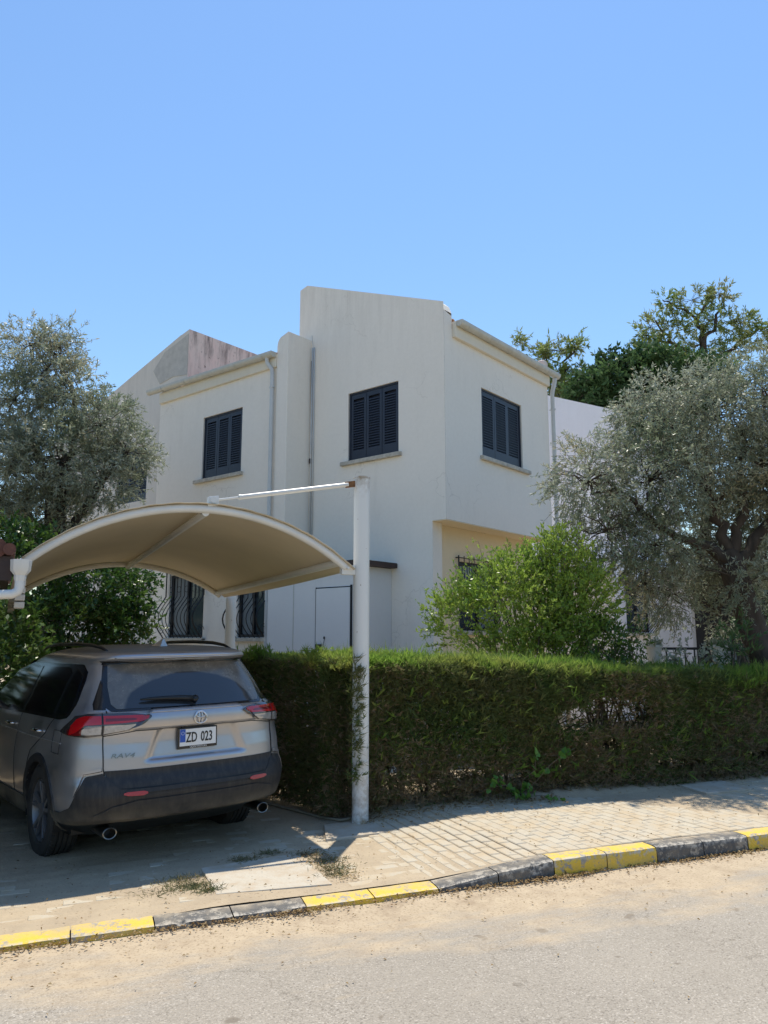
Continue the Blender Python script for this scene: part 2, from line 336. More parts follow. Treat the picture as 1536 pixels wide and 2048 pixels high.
def sand_mat(name, a, b_, speck=(.24, .17, .11)):
    m = bpy.data.materials.new(name); m.use_nodes = True; N = m.node_tree.nodes; L = m.node_tree.links
    b = N['Principled BSDF']; b.inputs['Roughness'].default_value = .95; b.inputs['Specular IOR Level'].default_value = .1
    tc = N.new('ShaderNodeTexCoord'); o = tc.outputs['Object']
    c = mixrgb(N, L, nzt(N, L, o, 2.4, 7, .68, .35, .66), a, b_)
    c = mixrgb(N, L, nzt(N, L, o, 45, 4, .6, .60, .72), c, speck)
    L.new(c, b.inputs['Base Color'])
    n = N.new('ShaderNodeTexNoise'); n.inputs['Scale'].default_value = 30; n.inputs['Detail'].default_value = 8; n.inputs['Roughness'].default_value = .7; L.new(o, n.inputs['Vector'])
    bp = N.new('ShaderNodeBump'); bp.inputs['Strength'].default_value = .6; bp.inputs['Distance'].default_value = .015; L.new(n.outputs[0], bp.inputs['Height']); L.new(bp.outputs[0], b.inputs['Normal'])
    return m
M_road = road_mat()
M_sand = sand_mat('sandy_dust', (.50, .405, .28), (.40, .32, .225))
M_soil = sand_mat('garden_soil', (.20, .145, .095), (.13, .095, .06), (.30, .22, .15))
def paver_mat(name, a, b_, sandc=(.45, .35, .24)):
    m = bpy.data.materials.new(name); m.use_nodes = True; N = m.node_tree.nodes; L = m.node_tree.links
    b = N['Principled BSDF']; b.inputs['Roughness'].default_value = .9; b.inputs['Specular IOR Level'].default_value = .2
    oi = N.new('ShaderNodeObjectInfo'); g = N.new('ShaderNodeNewGeometry')
    tc = N.new('ShaderNodeTexCoord'); c = mixrgb(N, L, oi.outputs['Random'], a, b_)
    c = mixrgb(N, L, g.outputs['Random Per Island'], c, tuple((x + y) / 2 * 1.06 for x, y in zip(a, b_)))
    c = mixrgb(N, L, nzt(N, L, g.outputs['Position'], 5, 7, .7, .42, .66), c, sandc)
    c = mixrgb(N, L, nzt(N, L, g.outputs['Position'], 60, 4, .6, .55, .75), c, tuple(x * .75 for x in a))
    L.new(c, b.inputs['Base Color'])
    n = N.new('ShaderNodeTexNoise'); n.inputs['Scale'].default_value = 70; n.inputs['Detail'].default_value = 5; L.new(g.outputs['Position'], n.inputs['Vector'])
    bp = N.new('ShaderNodeBump'); bp.inputs['Strength'].default_value = .5; bp.inputs['Distance'].default_value = .004; L.new(n.outputs[0], bp.inputs['Height']); L.new(bp.outputs[0], b.inputs['Normal'])
    return m
M_paver = paver_mat('dusty_paver', (.52, .46, .355), (.45, .40, .315), (.50, .395, .26))
M_slab = paver_mat('concrete_slab', (.54, .49, .40), (.48, .43, .35))

def kerb_mat(name, paint, wear):
    m = bpy.data.materials.new(name); m.use_nodes = True; N = m.node_tree.nodes; L = m.node_tree.links
    b = N['Principled BSDF']; b.inputs['Roughness'].default_value = .75
    g = N.new('ShaderNodeNewGeometry'); p = g.outputs['Position']
    conc = mixrgb(N, L, nzt(N, L, p, 30, 4, .6), (.42, .38, .31), (.28, .25, .21))
    c = mixrgb(N, L, nzt(N, L, p, 8, 8, .75, .52 - wear * .3, .64 - wear * .3), paint, conc) if wear > .5 else mixrgb(N, L, nzt(N, L, p, 11, 8, .78, .535, .575), paint, conc)
    tc = N.new('ShaderNodeTexCoord'); sp = N.new('ShaderNodeSeparateXYZ'); L.new(tc.outputs['Object'], sp.inputs[0])
    def band(lo, hi, fac, col, lo2=None):
        nonlocal c
        q = N.new('ShaderNodeMapRange'); L.new(sp.outputs[1], q.inputs[0]); q.inputs[1].default_value = lo; q.inputs[2].default_value = hi
        q2 = N.new('ShaderNodeMath'); q2.operation = 'MULTIPLY'; L.new(q.outputs[0], q2.inputs[0]); L.new(fac, q2.inputs[1])
        if lo2 is not None:
            q3 = N.new('ShaderNodeMapRange'); L.new(sp.outputs[1], q3.inputs[0]); q3.inputs[1].default_value = lo2; q3.inputs[2].default_value = lo2 + .005; q4 = N.new('ShaderNodeMath'); q4.operation = 'MULTIPLY'; L.new(q2.outputs[0], q4.inputs[0]); L.new(q3.outputs[0], q4.inputs[1]); q2 = q4
        c = mixrgb(N, L, q2.outputs[0], c, col)
    band(.05, .012, nzt(N, L, p, 26, 7, .75, .47, .53), (.56, .50, .41), .005)     # worn arris
    band(.06, .17, nzt(N, L, p, 7, 7, .7, .38, .62), (.50, .405, .28))       # sand drifting over the back edge
    dn = nzt(N, L, p, 3.5, 6, .7, .45, .75); dm = N.new('ShaderNodeMath'); dm.operation = 'MULTIPLY'; L.new(dn, dm.inputs[0]); dm.inputs[1].default_value = .55
    c = mixrgb(N, L, dm.outputs[0], c, (.44, .36, .25))
    L.new(c, b.inputs['Base Color'])
    n = N.new('ShaderNodeTexNoise'); n.inputs['Scale'].default_value = 24; n.inputs['Detail'].default_value = 8; n.inputs['Roughness'].default_value = .7; L.new(p, n.inputs['Vector'])
    bp = N.new('ShaderNodeBump'); bp.inputs['Strength'].default_value = .7; bp.inputs['Distance'].default_value = .012; L.new(n.outputs[0], bp.inputs['Height']); L.new(bp.outputs[0], b.inputs['Normal'])
    return m
M_yel = kerb_mat('yellow_kerb_paint', (.74, .50, .055), .2)
M_blk = kerb_mat('black_kerb_paint', (.10, .098, .095), .3)

# ------------------------------------------------------------------ ground, road
def build_ground():
    g = MB(); s = 900
    g.add([(-s, -s, -.06), (s, -s, -.06), (s, s, -.06), (-s, s, -.06)], [(0, 1, 2, 3)])
    tag(g.build('ground', M_sand, fix=False), kind='structure')
    # road sheet in the street frame, with a finely broken surface near the camera
    nu, nv = 260, 90
    e = np.linspace(-60, 60, nu); e = np.sign(e) * (np.abs(e) / 60) ** 2.2 * 60
    n = -np.linspace(0, 1, nv) ** 2 * 7.5
    Eg, Ng = np.meshgrid(e, n, indexing='ij'); P = np.stack([Eg, Ng, np.zeros_like(Eg)], -1)
    z = noise3(P * [1, 1, 0], 2.2, 3) * .006 + np.exp(Ng / .22) * (.008 + noise3(P * [1, 1, 0], 7, 5) * .010)
    P[..., 2] = np.maximum(z, -.02) * (np.abs(Eg) < 14)
    r = grid_mesh('road', P, nu, nv, M_road); r.location = (*K0, 0); r.rotation_euler.z = STREET
    tag(r, kind='structure')
build_ground()

def pav_z(e, n):
    p = np.stack([np.asarray(e, float), np.asarray(n, float), np.zeros_like(np.asarray(e, float))], -1)
    return hgt(e) + noise3(p, 1.6, 11) * .008 + noise3(p, 6, 12) * .0035

def build_pavement():
    nu, nv = 520, 120
    e = np.linspace(-11, 16, nu); n = np.linspace(.15, 3.6, nv)
    Eg, Ng = np.meshgrid(e, n, indexing='ij')
    Z = pav_z(Eg, Ng)
    # soil bank under the hedge
    bank = np.clip((Ng - 1.85) / .25, 0, 1) * np.clip((Eg - .9) / .4, 0, 1)
    P = np.stack([Eg, Ng, Z + bank * (.05 + noise3(np.stack([Eg, Ng, 0 * Eg], -1), 9, 4) * .03)], -1)
    # tyre tracks
    P[..., 2] += .007 * noise3(np.stack([Eg * 1.5, Ng * 10, 0 * Eg], -1), 1.5, 8) * (Eg < -.3)
    o = grid_mesh('pavement', P, nu, nv, M_sand); o.location = (*K0, 0); o.rotation_euler.z = STREET
    tag(o, kind='structure')
    return o
pave = build_pavement()

def brick_proto(w, l, mat_, name='paver'):
    mb = MB(); mb.box(-w / 2, w / 2, -l / 2, l / 2, -.03, 0)
    bm = bmesh.new(); me = bpy.data.meshes.new(name)
    for v in mb.v: bm.verts.new(v)
    bm.verts.ensure_lookup_table()
    for f in mb.f: bm.faces.new([bm.verts[i] for i in f])
    bmesh.ops.recalc_face_normals(bm, faces=bm.faces)
    top = [e for e in bm.edges if all(v.co.z > -.001 for v in e.verts)]
    bmesh.ops.bevel(bm, geom=top, offset=.006, segments=1, affect='EDGES')
    bm.to_mesh(me); bm.free(); me.materials.append(mat_); return me
def lay_pavers():
    protos = [brick_proto(.0985 - i * .001, .1945 - i * .001, M_paver) for i in range(3)]; half = brick_proto(.0985, .097, M_paver)
    spots = []
    # courses running across the pavement (long side along n), stretcher bond
    k = 0; e = 1.02
    while e < 9.5:
        n0 = .19 + (.1 if k % 2 else 0) + random.uniform(-.008, .008); n = n0
        top = 1.86
        while n + .1 < top:
            if n > .15: spots.append((e, n + .1, 0))
            n += .202
        if k % 2: spots.append((e, .24, 3))
        if not k % 2: spots.append((e, n + .05, 3))
        e += .1005; k += 1
    # courses running along the kerb (long side along e)
    n = .22; k = 0
    while n < 1.75:
        e = .38 + (.1 if k % 2 else 0)
        while e < .93: spots.append((e + .1, n + .05, 1)); e += .202
        n += .1015; k += 1
    n = .34; k = 0
    while n < 3.2:      # driveway
        e = -4.2 + (.1 if k % 2 else 0)
        while e < .3:
            if not (e > -.72 and n < 1.25): spots.append((e + .1, n + .05, 2))
            e += .202
        n += .1015; k += 1
    rows = []
    for e, n, zone in spots:
        z = float(pav_z(np.array(e), np.array(n)))
        nz = float(noise3(np.array([e, n, 0.]), 1.3, 21)); 
        dz = .0034 + nz * .009 + random.uniform(-.0015, .0015)
        if zone == 2: dz = -.001 + nz * .006 + random.uniform(-.003, .002)
        if zone == 1: dz += -.003
        if dz < -.002: continue
        x, y, _ = sw(e, n); d = math.hypot(x, y)
        vis = x / y if y > 0 else 9
        rows.append((d if abs(vis) < .52 and zone != 2 else d + 50 if abs(vis) < .52 else d + 999, e, n, z + dz, zone))
    rows.sort()
    rest = []
    for i, (d, e, n, z, zone) in enumerate(rows):
        rz = (0 if zone in (0, 3) else math.pi / 2) + random.uniform(-.02, .02)
        tx, ty = random.uniform(-.012, .012), random.uniform(-.012, .012)
        if i < 300:
            o = bpy.data.objects.new('paver', half if zone == 3 else random.choice(protos)); C.objects.link(o); o.parent = pave
            o.location = (e, n, z); o.rotation_euler = (tx, ty, rz)
        else:
            mt = Matrix.Translation((e, n, z)) @ Matrix.Rotation(rz, 4, 'Z') @ Matrix.Rotation(tx, 4, 'X')
            if zone == 3: mt = mt @ Matrix.Diagonal((1, .49, 1, 1))
            rest.append(mt)
    me0 = protos[0]; V0 = np.array([v.co[:] for v in me0.vertices]); F0 = [tuple(p.vertices) for p in me0.polygons]
    V = []; F = []
    for mt in rest:
        b = len(V); A = np.array(mt)
        V += (V0 @ A[:3, :3].T + A[:3, 3]).tolist(); F += [tuple(i + b for i in f) for f in F0]
    me = bpy.data.meshes.new('paver_field'); me.from_pydata(V, [], F); me.materials.append(M_paver)
    o = link('paver_field', me, pave); o['kind'] = 'stuff'
    # cast concrete slabs let into the paving
    def slab(poly, z, name, m_=M_slab, t=.04):
        mb = MB(); mb.prism(poly, lambda a, b, d: (a, b, d), z - t, z); return mb.build(name, m_, pave, bevel=.008)
    z0 = float(hgt(0)) + .010
    slab([(-.52, .38), (.27, .30), (.27, 1.16), (-.52, 1.03)], z0, 'concrete_slab')
    slab([(4.78, 1.46), (5.42, 1.46), (5.5, 1.97), (4.85, 2.0)], float(hgt(5)) + .022, 'manhole_slab')
    slab([(.58, 1.42), (1.7, 1.50), (1.9, 1.84), (1.3, 1.97), (.72, 1.93)], float(hgt(1.2)) + .006, 'concrete_patch')
lay_pavers()

def build_kerb():
    k = bpy.data.objects.new('kerb', None); C.objects.link(k); k.location = (*K0, 0); k.rotation_euler.z = STREET; tag(k, kind='structure')
    cols = {}
    def colour(i): # stone i spans e = i*.475 .. ; pairs alternate
        return M_yel if ((i // 2) % 2 == 0) else M_blk
    for i in range(-14, 28):
        e0 = i * .475; e1 = e0 + .475
        def h(e): return .05 + .085 * min(max((e - .95) / .95, 0), 1)
        nu, nv = 22, 18
        prof = [(.0, -.03), (.0, .0), (.002, .35), (.004, .7), (.012, .93), (.035, 1.0), (.08, 1.0), (.13, 1.0), (.165, 1.0), (.168, .6), (.168, -.03)]
        # low kerb on the driveway side is splayed
        V = []
        for a in range(nu):
            t = a / (nu - 1); ee = e0 + .004 + (e1 - e0 - .008) * t; hh = h(ee); low = 1 - min(max((ee - .7) / 1.0, 0), 1)
            row = []
            for (nn, zz) in prof:
                pn = nn; pz = hh * zz if zz >= 0 else -.03
                if low > 0 and zz >= .9: pz -= low * .016 * max(0, (.13 - nn) / .13)
                row.append((ee, pn, pz))
            V.append(row)
        V = np.array(V)
        q = V * [1, 1, 1]
        V[..., 2] += noise3(q, 9, 31) * .004 * (V[..., 2] > .01)
        V[..., 1] += noise3(q, 14, 32) * .004
        ch = np.clip(noise3(q, 24, 33 + i) - .45, 0, 1)   # chips on the front edge
        edge = ((V[..., 1] > .003) & (V[..., 1] < .05))
        V[..., 2] -= ch * .03 * edge; V[..., 1] += ch * .02 * edge
        o = grid_mesh('kerb_stone', V, nu, len(prof), colour(i), k, smooth=False)
        bm = bmesh.new(); bm.from_mesh(o.data)
        bmesh.ops.holes_fill(bm, edges=[e for e in bm.edges if e.is_boundary], sides=0); bmesh.ops.recalc_face_normals(bm, faces=bm.faces); bm.to_mesh(o.data); bm.free()
    return k
build_kerb()

# ------------------------------------------------------------------ house
HC = (1.06, 13.0); HA = np.array([-.772, .636]); HB = np.array([.636, .772])
# local frame of the house: x = -s (so s grows to -x), y = t (away from the street)
HROT = math.atan2(-.636, .772)
house = thing('villa', 'white two-storey villa with navy shutters and stepped parapet roofline', 'house', (*HC, 0), HROT)
def S(s, t, z): return (-s, t, z)
def wall_with_holes(name, fn, u0, u1, z0, z1, thick, holes, m, parent=house, top=None, brk=()):
    """wall in a (u,z) plane split in a grid round the holes; fn(u,z,d) -> xyz, d = depth into the wall; top(u) gives the head height"""
    us = sorted({u0, u1, *brk, *[h[0] for h in holes], *[h[1] for h in holes]}); zs = sorted({z0, *[h[2] for h in holes], *[h[3] for h in holes]})
    if top is None: zs.append(z1)
    mb = MB()
    for i in range(len(us) - 1):
        for j in range(len(zs) - 1):
            a, b, c, d = us[i], us[i + 1], zs[j], zs[j + 1]
            if any(h[0] <= a and b <= h[1] and h[2] <= c and d <= h[3] for h in holes): continue
            mb.add([fn(a, c, 0), fn(b, c, 0), fn(b, d, 0), fn(a, d, 0)], [(0, 1, 2, 3)])
        if top is not None:
            a, b, c = us[i], us[i + 1], zs[-1]
            mb.add([fn(a, c, 0), fn(b, c, 0), fn(b, top(b), 0), fn(a, top(a), 0)], [(0, 1, 2, 3)])
    for (a, b, c, d) in holes:   # reveals
        D = thick
        mb.add([fn(a, c, 0), fn(b, c, 0), fn(b, c, D), fn(a, c, D)], [(0, 1, 2, 3)]); mb.add([fn(a, d, 0), fn(b, d, 0), fn(b, d, D), fn(a, d, D)], [(0, 1, 2, 3)])
        mb.add([fn(a, c, 0), fn(a, d, 0), fn(a, d, D), fn(a, c, D)], [(0, 1, 2, 3)]); mb.add([fn(b, c, 0), fn(b, d, 0), fn(b, d, D), fn(b, c, D)], [(0, 1, 2, 3)])
    return mb.build(name, m, parent)

fa = lambda t0: (lambda s, z, d: S(s, t0 + d, z))       # planes facing the left of the street
fb = lambda s0: (lambda t, z, d: S(s0 + d, t, z))       # planes facing right

def shutter_window(fn, u0, u1, z0, z1, flip=1, n=3):
    """fn(u,z,d). outward is negative d"""
    mb = MB()
    def bar(a, b, c, d, d0, d1, mbx):
        mbx.add([fn(a, c, d0), fn(b, c, d0), fn(b, d, d0), fn(a, d, d0), fn(a, c, d1), fn(b, c, d1), fn(b, d, d1), fn(a, d, d1)],
                [(0, 1, 2, 3), (4, 5, 6, 7), (0, 1, 5, 4), (1, 2, 6, 5), (2, 3, 7, 6), (3, 0, 4, 7)])
    # outer frame is the window part
    w = .035
    bar(u0, u0 + w, z0, z1, .03, .10, mb); bar(u1 - w, u1, z0, z1, .03, .10, mb); bar(u0 + w, u1 - w, z1 - w, z1, .03, .10, mb); bar(u0 + w, u1 - w, z0, z0 + w, .03, .10, mb)
    bar(u0 + w, u1 - w, z0 + w, z1 - w, .105, .12, mb)
    win = mb.build('window', M_shut, house, bevel=.003, seg=1)
    a0, a1 = u0 + w + .003, u1 - w - .003; pw = (a1 - a0) / n
    for k in range(n):
        p0, p1 = a0 + k * pw + .004, a0 + (k + 1) * pw - .004; st = .055
        off = random.uniform(-.004, .004)
        pm = MB(); f0, f1 = .045 + off, .08 + off
        zb, zt = z0 + w + .004, z1 - w - .004
        bar(p0, p0 + st, zb, zt, f0, f1, pm); bar(p1 - st, p1, zb, zt, f0, f1, pm)
        bar(p0 + st, p1 - st, zt - .09, zt, f0, f1, pm); bar(p0 + st, p1 - st, zb, zb + .16, f0, f1, pm)
        zs = zb + .17; pitch = .050
        while zs + .03 < zt - .09:
            q0, q1 = p0 + st - .002, p1 - st + .002
            pm.add([fn(q0, zs, f0 + .002), fn(q1, zs, f0 + .002), fn(q1, zs + .030, f1 - .004), fn(q0, zs + .030, f1 - .004),
                    fn(q0, zs - .019, f0 + .002), fn(q1, zs - .019, f0 + .002), fn(q1, zs + .018, f1 - .004), fn(q0, zs + .018, f1 - .004)],
                   [(0, 1, 2, 3), (4, 5, 6, 7), (0, 1, 5, 4), (2, 3, 7, 6), (1, 2, 6, 5), (3, 0, 4, 7)])
            zs += pitch
        pm.build('shutter_panel', M_shut, win)
    return win
def sill(fn, u0, u1, z, parent=None):
    mb = MB(); n = 8
    mb.add([fn(u0, z - .075, -.07), fn(u1, z - .075, -.07), fn(u1, z, -.07), fn(u0, z, -.07), fn(u0, z - .075, .05), fn(u1, z - .075, .05), fn(u1, z + .01, .05), fn(u0, z + .01, .05)],
           [(0, 1, 2, 3), (4, 5, 6, 7), (0, 1, 5, 4), (1, 2, 6, 5), (2, 3, 7, 6), (3, 0, 4, 7)])
    return mb.build('sill', M_conc, parent or house, bevel=.008)

# main wall (t=0), s 0..3.65, sloped parapet head
def top_main(s): return 7.70 + (9.05 - 7.70) * min(s, 3.45) / 3.45 - max(0, s - 3.45) * .25
fm = fa(0)
wall_with_holes('main_wall', fm, .29, 3.66, 0, 0, .13, [(1.03, 2.27, 5.10, 6.45)], M_wall, top=top_main, brk=(3.45,))
mb = MB(); mb.add([fm(0, 3.77, 0), fm(.29, 3.77, 0), fm(.29, top_main(.29), 0), fm(0, top_main(0), 0)], [(0, 1, 2, 3)])
mb.build('main_wall_end', M_wall, house)
# parapet thickness: top, back and end faces (0.25 thick)
mb = MB(); T = .25
pts = [(0.0, 7.55), (.05, 7.68), (.12, top_main(.12)), (3.45, top_main(3.45)), (3.66, top_main(3.66))]
for (a, za), (b, zb) in zip(pts[:-1], pts[1:]):
    mb.add([S(a, 0, za), S(b, 0, zb), S(b, T, zb), S(a, T, za)], [(0, 1, 2, 3)])
    mb.add([S(a, T, za), S(b, T, zb), S(b, T, 6.8), S(a, T, 6.8)], [(0, 1, 2, 3)])
mb.add([S(3.66, 0, 7), S(3.66, T, 7), S(3.66, T, top_main(3.66)), S(3.66, 0, top_main(3.66))], [(0, 1, 2, 3)])
mb.add([S(-.002, 0, 3.77), S(-.002, T, 3.77), S(-.002, T, 7.5), S(-.002, 0, 7.55)], [(0, 1, 2, 3)])
mb.build('parapet', M_wall, house)
# right hand upper wall
fr = fb(0)
wall_with_holes('side_wall', fr, T, 3.86, 3.77, 7.26, .13, [(1.2, 2.7, 5.09, 6.41)], M_wall)
mb = MB(); mb.add([S(0, 3.86, 3.77), S(3.6, 3.86, 3.77), S(3.6, 3.86, 8.3), S(0, 3.86, 7.26)], [(0, 1, 2, 3)]); mb.build('back_wall', M_wall, house)
# soffit of the overhang and the recessed lower wall
mb = MB(); mb.box(-.44, -.002, 0.001, 3.858, 3.755, 3.769); mb.build('soffit', M_beige, house)
mb = MB(); mb.box(-.44, -.292, .002, .28, 0, 3.753); mb.build('corner_pier', M_wall, house)
wall_with_holes('lower_side_wall', fb(.44), .28, 3.7, 0, 3.753, .15, [(1.0, 2.4, 1.9, 3.15)], M_beige)
mb = MB(); mb.add([S(.44, 3.7, 0), S(3.6, 3.7, 0), S(3.6, 3.7, 3.75), S(.44, 3.7, 3.75)], [(0, 1, 2, 3)]); mb.build('lower_back_wall', M_wall, house)
# wing
TW = -.6
fw = fa(TW)
wall_with_holes('wing_wall', fw, 3.62, 7.64, 0, 7.30, .13, [(4.69, 5.99, 5.14, 6.52), (3.80, 4.66, 1.78, 2.95), (5.75, 6.95, 1.78, 3.12)], M_wall)
mb = MB(); mb.add([S(7.64, TW, 0), S(7.64, 2, 0), S(7.64, 2, 8.1), S(7.64, TW, 7.3)], [(0, 1, 2, 3)]); mb.build('wing_end_wall', M_wall, house)
# pier between wing and main wall with rounded shoulder
def pier_poly():
    p = [(3.30, 0), (3.62, 0), (3.62, 7.42)]
    for k in range(6):
        a = math.pi / 2 * k / 5; p.append((3.62 - .16 * (1 - math.cos(a)), 7.52 + .20 * math.sin(a) + .03))
    return p + [(3.30, 7.80)]
mb = MB(); mb.prism(pier_poly(), lambda a, b, d: S(a, d, b), TW - .05, 1.2); mb.build('pier', M_wall, house, bevel=.012)
# low curb of plaster following the pier joint
mb = MB(); mb.tube([S(3.285, -.012, 7.9), S(3.22, -.012, 7.5), S(3.20, -.012, 5.5), S(3.24, -.012, 3.2)], .006, 5); mb.build('cable', M_pipe, house)
# roofs
def roof_slab(name, pts, m=M_tile):
    mb = MB(); lo = [(p[0], p[1], p[2] - .1) for p in pts]
    mb.add(pts + lo, [(0, 1, 2, 3), (7, 6, 5, 4), (0, 1, 5, 4), (1, 2, 6, 5), (2, 3, 7, 6), (3, 0, 4, 7)]); return mb.build(name, m, house)
roof_slab('main_roof', [S(.0, T + .003, 7.36), S(.0, 3.83, 7.36), S(3.6, 3.83, 8.62), S(3.6, T + .003, 8.62)])
roof_slab('wing_roof', [S(3.66, TW - .02, 7.38), S(7.62, TW - .02, 7.38), S(7.62, 3.8, 8.55), S(3.66, 3.8, 8.55)])
def half_tiles(p0, p1, up, n, L=.42, r=.09):
    """row of barrel tiles along the eave"""
    p0, p1, up = Vector(p0), Vector(p1), Vector(up).normalized()
    for k in range(n):
        c = p0.lerp(p1, (k + .5) / n); ax = (p1 - p0).normalized(); nz = ax.cross(up).normalized()
        if nz.z < 0: nz = -nz
        mb = MB(); v = []; m_ = 7
        for e_, rr in ((0, r), (L, r * .85)):
            for sh in (0, .014):
                for j in range(m_): a = math.pi * j / (m_ - 1); v.append(c + up * e_ + ax * (math.cos(a) * (rr - sh)) + nz * (math.sin(a) * (rr - sh)))
        f = []
        for j in range(m_ - 1):
            f += [(j, j + 1, 2 * m_ + j + 1, 2 * m_ + j), (m_ + j, m_ + j + 1, 3 * m_ + j + 1, 3 * m_ + j), (j, j + 1, m_ + j + 1, m_ + j), (2 * m_ + j, 2 * m_ + j + 1, 3 * m_ + j + 1, 3 * m_ + j)]
        mb.add(v, f); mb.build('roof_tile', M_tile, house, smooth='auto')
half_tiles(S(3.7, TW + .10, 7.43), S(7.60, TW + .10, 7.43), (0, 1, .27), 18)
half_tiles(S(.10, .30, 7.44), S(.10, 3.7, 7.44), (-1, 0, .36), 15)
# mortar lump and tile remains at the wing's left end
mb = MB(); mb.box(-7.66, -7.18, TW + .02, TW + .34, 7.42, 7.60); mb.build('ridge_mortar', M_conc, house, bevel=.06, seg=3)
mb = MB(); mb.box(-.12, .06, 3.62, 3.84, 7.40, 7.66); mb.build('parapet_end', M_pink, house, bevel=.07, seg=3)
# gutters: half round channel with fascia bead under it
def gutter(p0, p1, out, slope_drop=.03, name='gutter'):
    p0, p1, out = Vector(p0), Vector(p1), Vector(out); ax = (p1 - p0).normalized(); r = .075; mb = MB(); v = []; m_ = 9
    prof = []
    for j in range(m_): a = math.pi + math.pi * j / (m_ - 1); prof.append((math.cos(a) * r, math.sin(a) * r))
    prof = [(-r, .035)] + prof + [(r, .035), (r - .008, .035)] + [(math.cos(2 * math.pi - math.pi * j / (m_ - 1)) * (r - .008), math.sin(2 * math.pi - math.pi * j / (m_ - 1)) * (r - .008)) for j in range(m_)] + [(-r + .008, .035)]
    n = len(prof)
    for P_ in (p0, p1):
        for a, b in prof: v.append(P_ + out * (a + r) + Vector((0, 0, b)))
    mb.add(v, [(j, (j + 1) % n, n + (j + 1) % n, n + j) for j in range(n)])
    for P_ in (p0, p1):   # end caps
        q = [P_ + out * (a + r) + Vector((0, 0, b)) for a, b in prof[:m_ + 2]]; mb.add(q, [tuple(range(len(q)))])
    g = mb.build(name, M_gutter, house, smooth='auto')
    L_ = (p1 - p0).length; k = 5
    for i in range(k):
        c = p0 + ax * (L_ * (i + .35) / k); mb = MB(); v = []
        for e_ in (-.018, .018):
            for rr in (r + .002, r + .008):
                for j in range(m_): a = math.pi + math.pi * j / (m_ - 1); v.append(c + ax * e_ + out * (math.cos(a) * rr + r) + Vector((0, 0, math.sin(a) * rr)))
        f = []
        for j in range(m_ - 1): f += [(j, j + 1, m_ + j + 1, m_ + j), (2 * m_ + j, 2 * m_ + j + 1, 3 * m_ + j + 1, 3 * m_ + j), (m_ + j, m_ + j + 1, 3 * m_ + j + 1, 3 * m_ + j)]
        mb.add(v, f); mb.build('gutter_bracket', M_gutter, g)
    return g
gutter(S(3.64, TW - .05, 7.40), S(7.95, TW - .05, 7.47), (0, -1, 0))
gutter(S(-.05, T + .05, 7.38), S(-.05, 4.12, 7.38), (1, 0, 0))
mb = MB(); mb.box(-7.62, -3.63, TW - .06, TW + .01, 7.14, 7.40); mb.build('fascia', M_fascia, house, bevel=.02)
mb = MB(); mb.box(-.01, .07, T + .01, 3.86, 7.10, 7.40); mb.build('fascia', M_fascia, house, bevel=.02)
# downpipes
def downpipe(pts, r, clamps):
    mb = MB(); mb.tube(pts, r, 12); p = mb.build('downpipe', M_pipe, house, smooth='auto')
    for c in clamps:
        mb = MB(); mb.tube([(c[0], c[1], c[2] - .018), (c[0], c[1], c[2] + .018)], r + .008, 12); mb.obox((c[0], c[1] + .0, c[2]), (1, 0, 0), (0, 1, 0), (0, 0, 1), r + .03, .008, .012)
        mb.build('pipe_clamp', M_pipe, p)
y = TW - .075
downpipe([S(3.83, y - .05, 7.36), S(3.83, y - .05, 7.25), S(3.74, y, 7.10), S(3.72, y, 7.0), S(3.72, y, 0)], .042, [S(3.72, y, 6.72), S(3.72, y, 4.62), S(3.72, y, 3.0)])
downpipe([(.12, 3.98, 7.30), (.12, 3.98, 7.22), (.10, 3.93, 7.05), (.075, 3.93, 6.95), (.075, 3.93, 0)], .045, [(.075, 3.93, 6.6), (.075, 3.93, 4.05)])
# conduits on the main wall
for i, s in enumerate((3.245, 3.19)):
    mb = MB(); mb.tube([S(s, -.025, 7.62), S(s, -.025, 3.0)], .016 - .003 * i, 8); c = mb.build('conduit', M_pipe, house, smooth=True)
mb = MB(); mb.tube([S(3.28, -.02, 7.35), S(3.26, -.02, 5.4)], .005, 5); mb.box(-3.27, -3.24, -.05, 0, 5.2, 5.3); mb.build('cable', M_brown, house)
# upper windows
for fn, u0, u1, z0, z1, su0, su1 in ((fm, 1.03, 2.27, 5.10, 6.45, .96, 2.42), (fr, 1.2, 2.7, 5.09, 6.41, 1.12, 2.92), (fw, 4.69, 5.99, 5.14, 6.52, 4.62, 6.2)):
    w_ = shutter_window(fn, u0, u1, z0, z1); sill(fn, su0, su1, z0 - .005, w_)

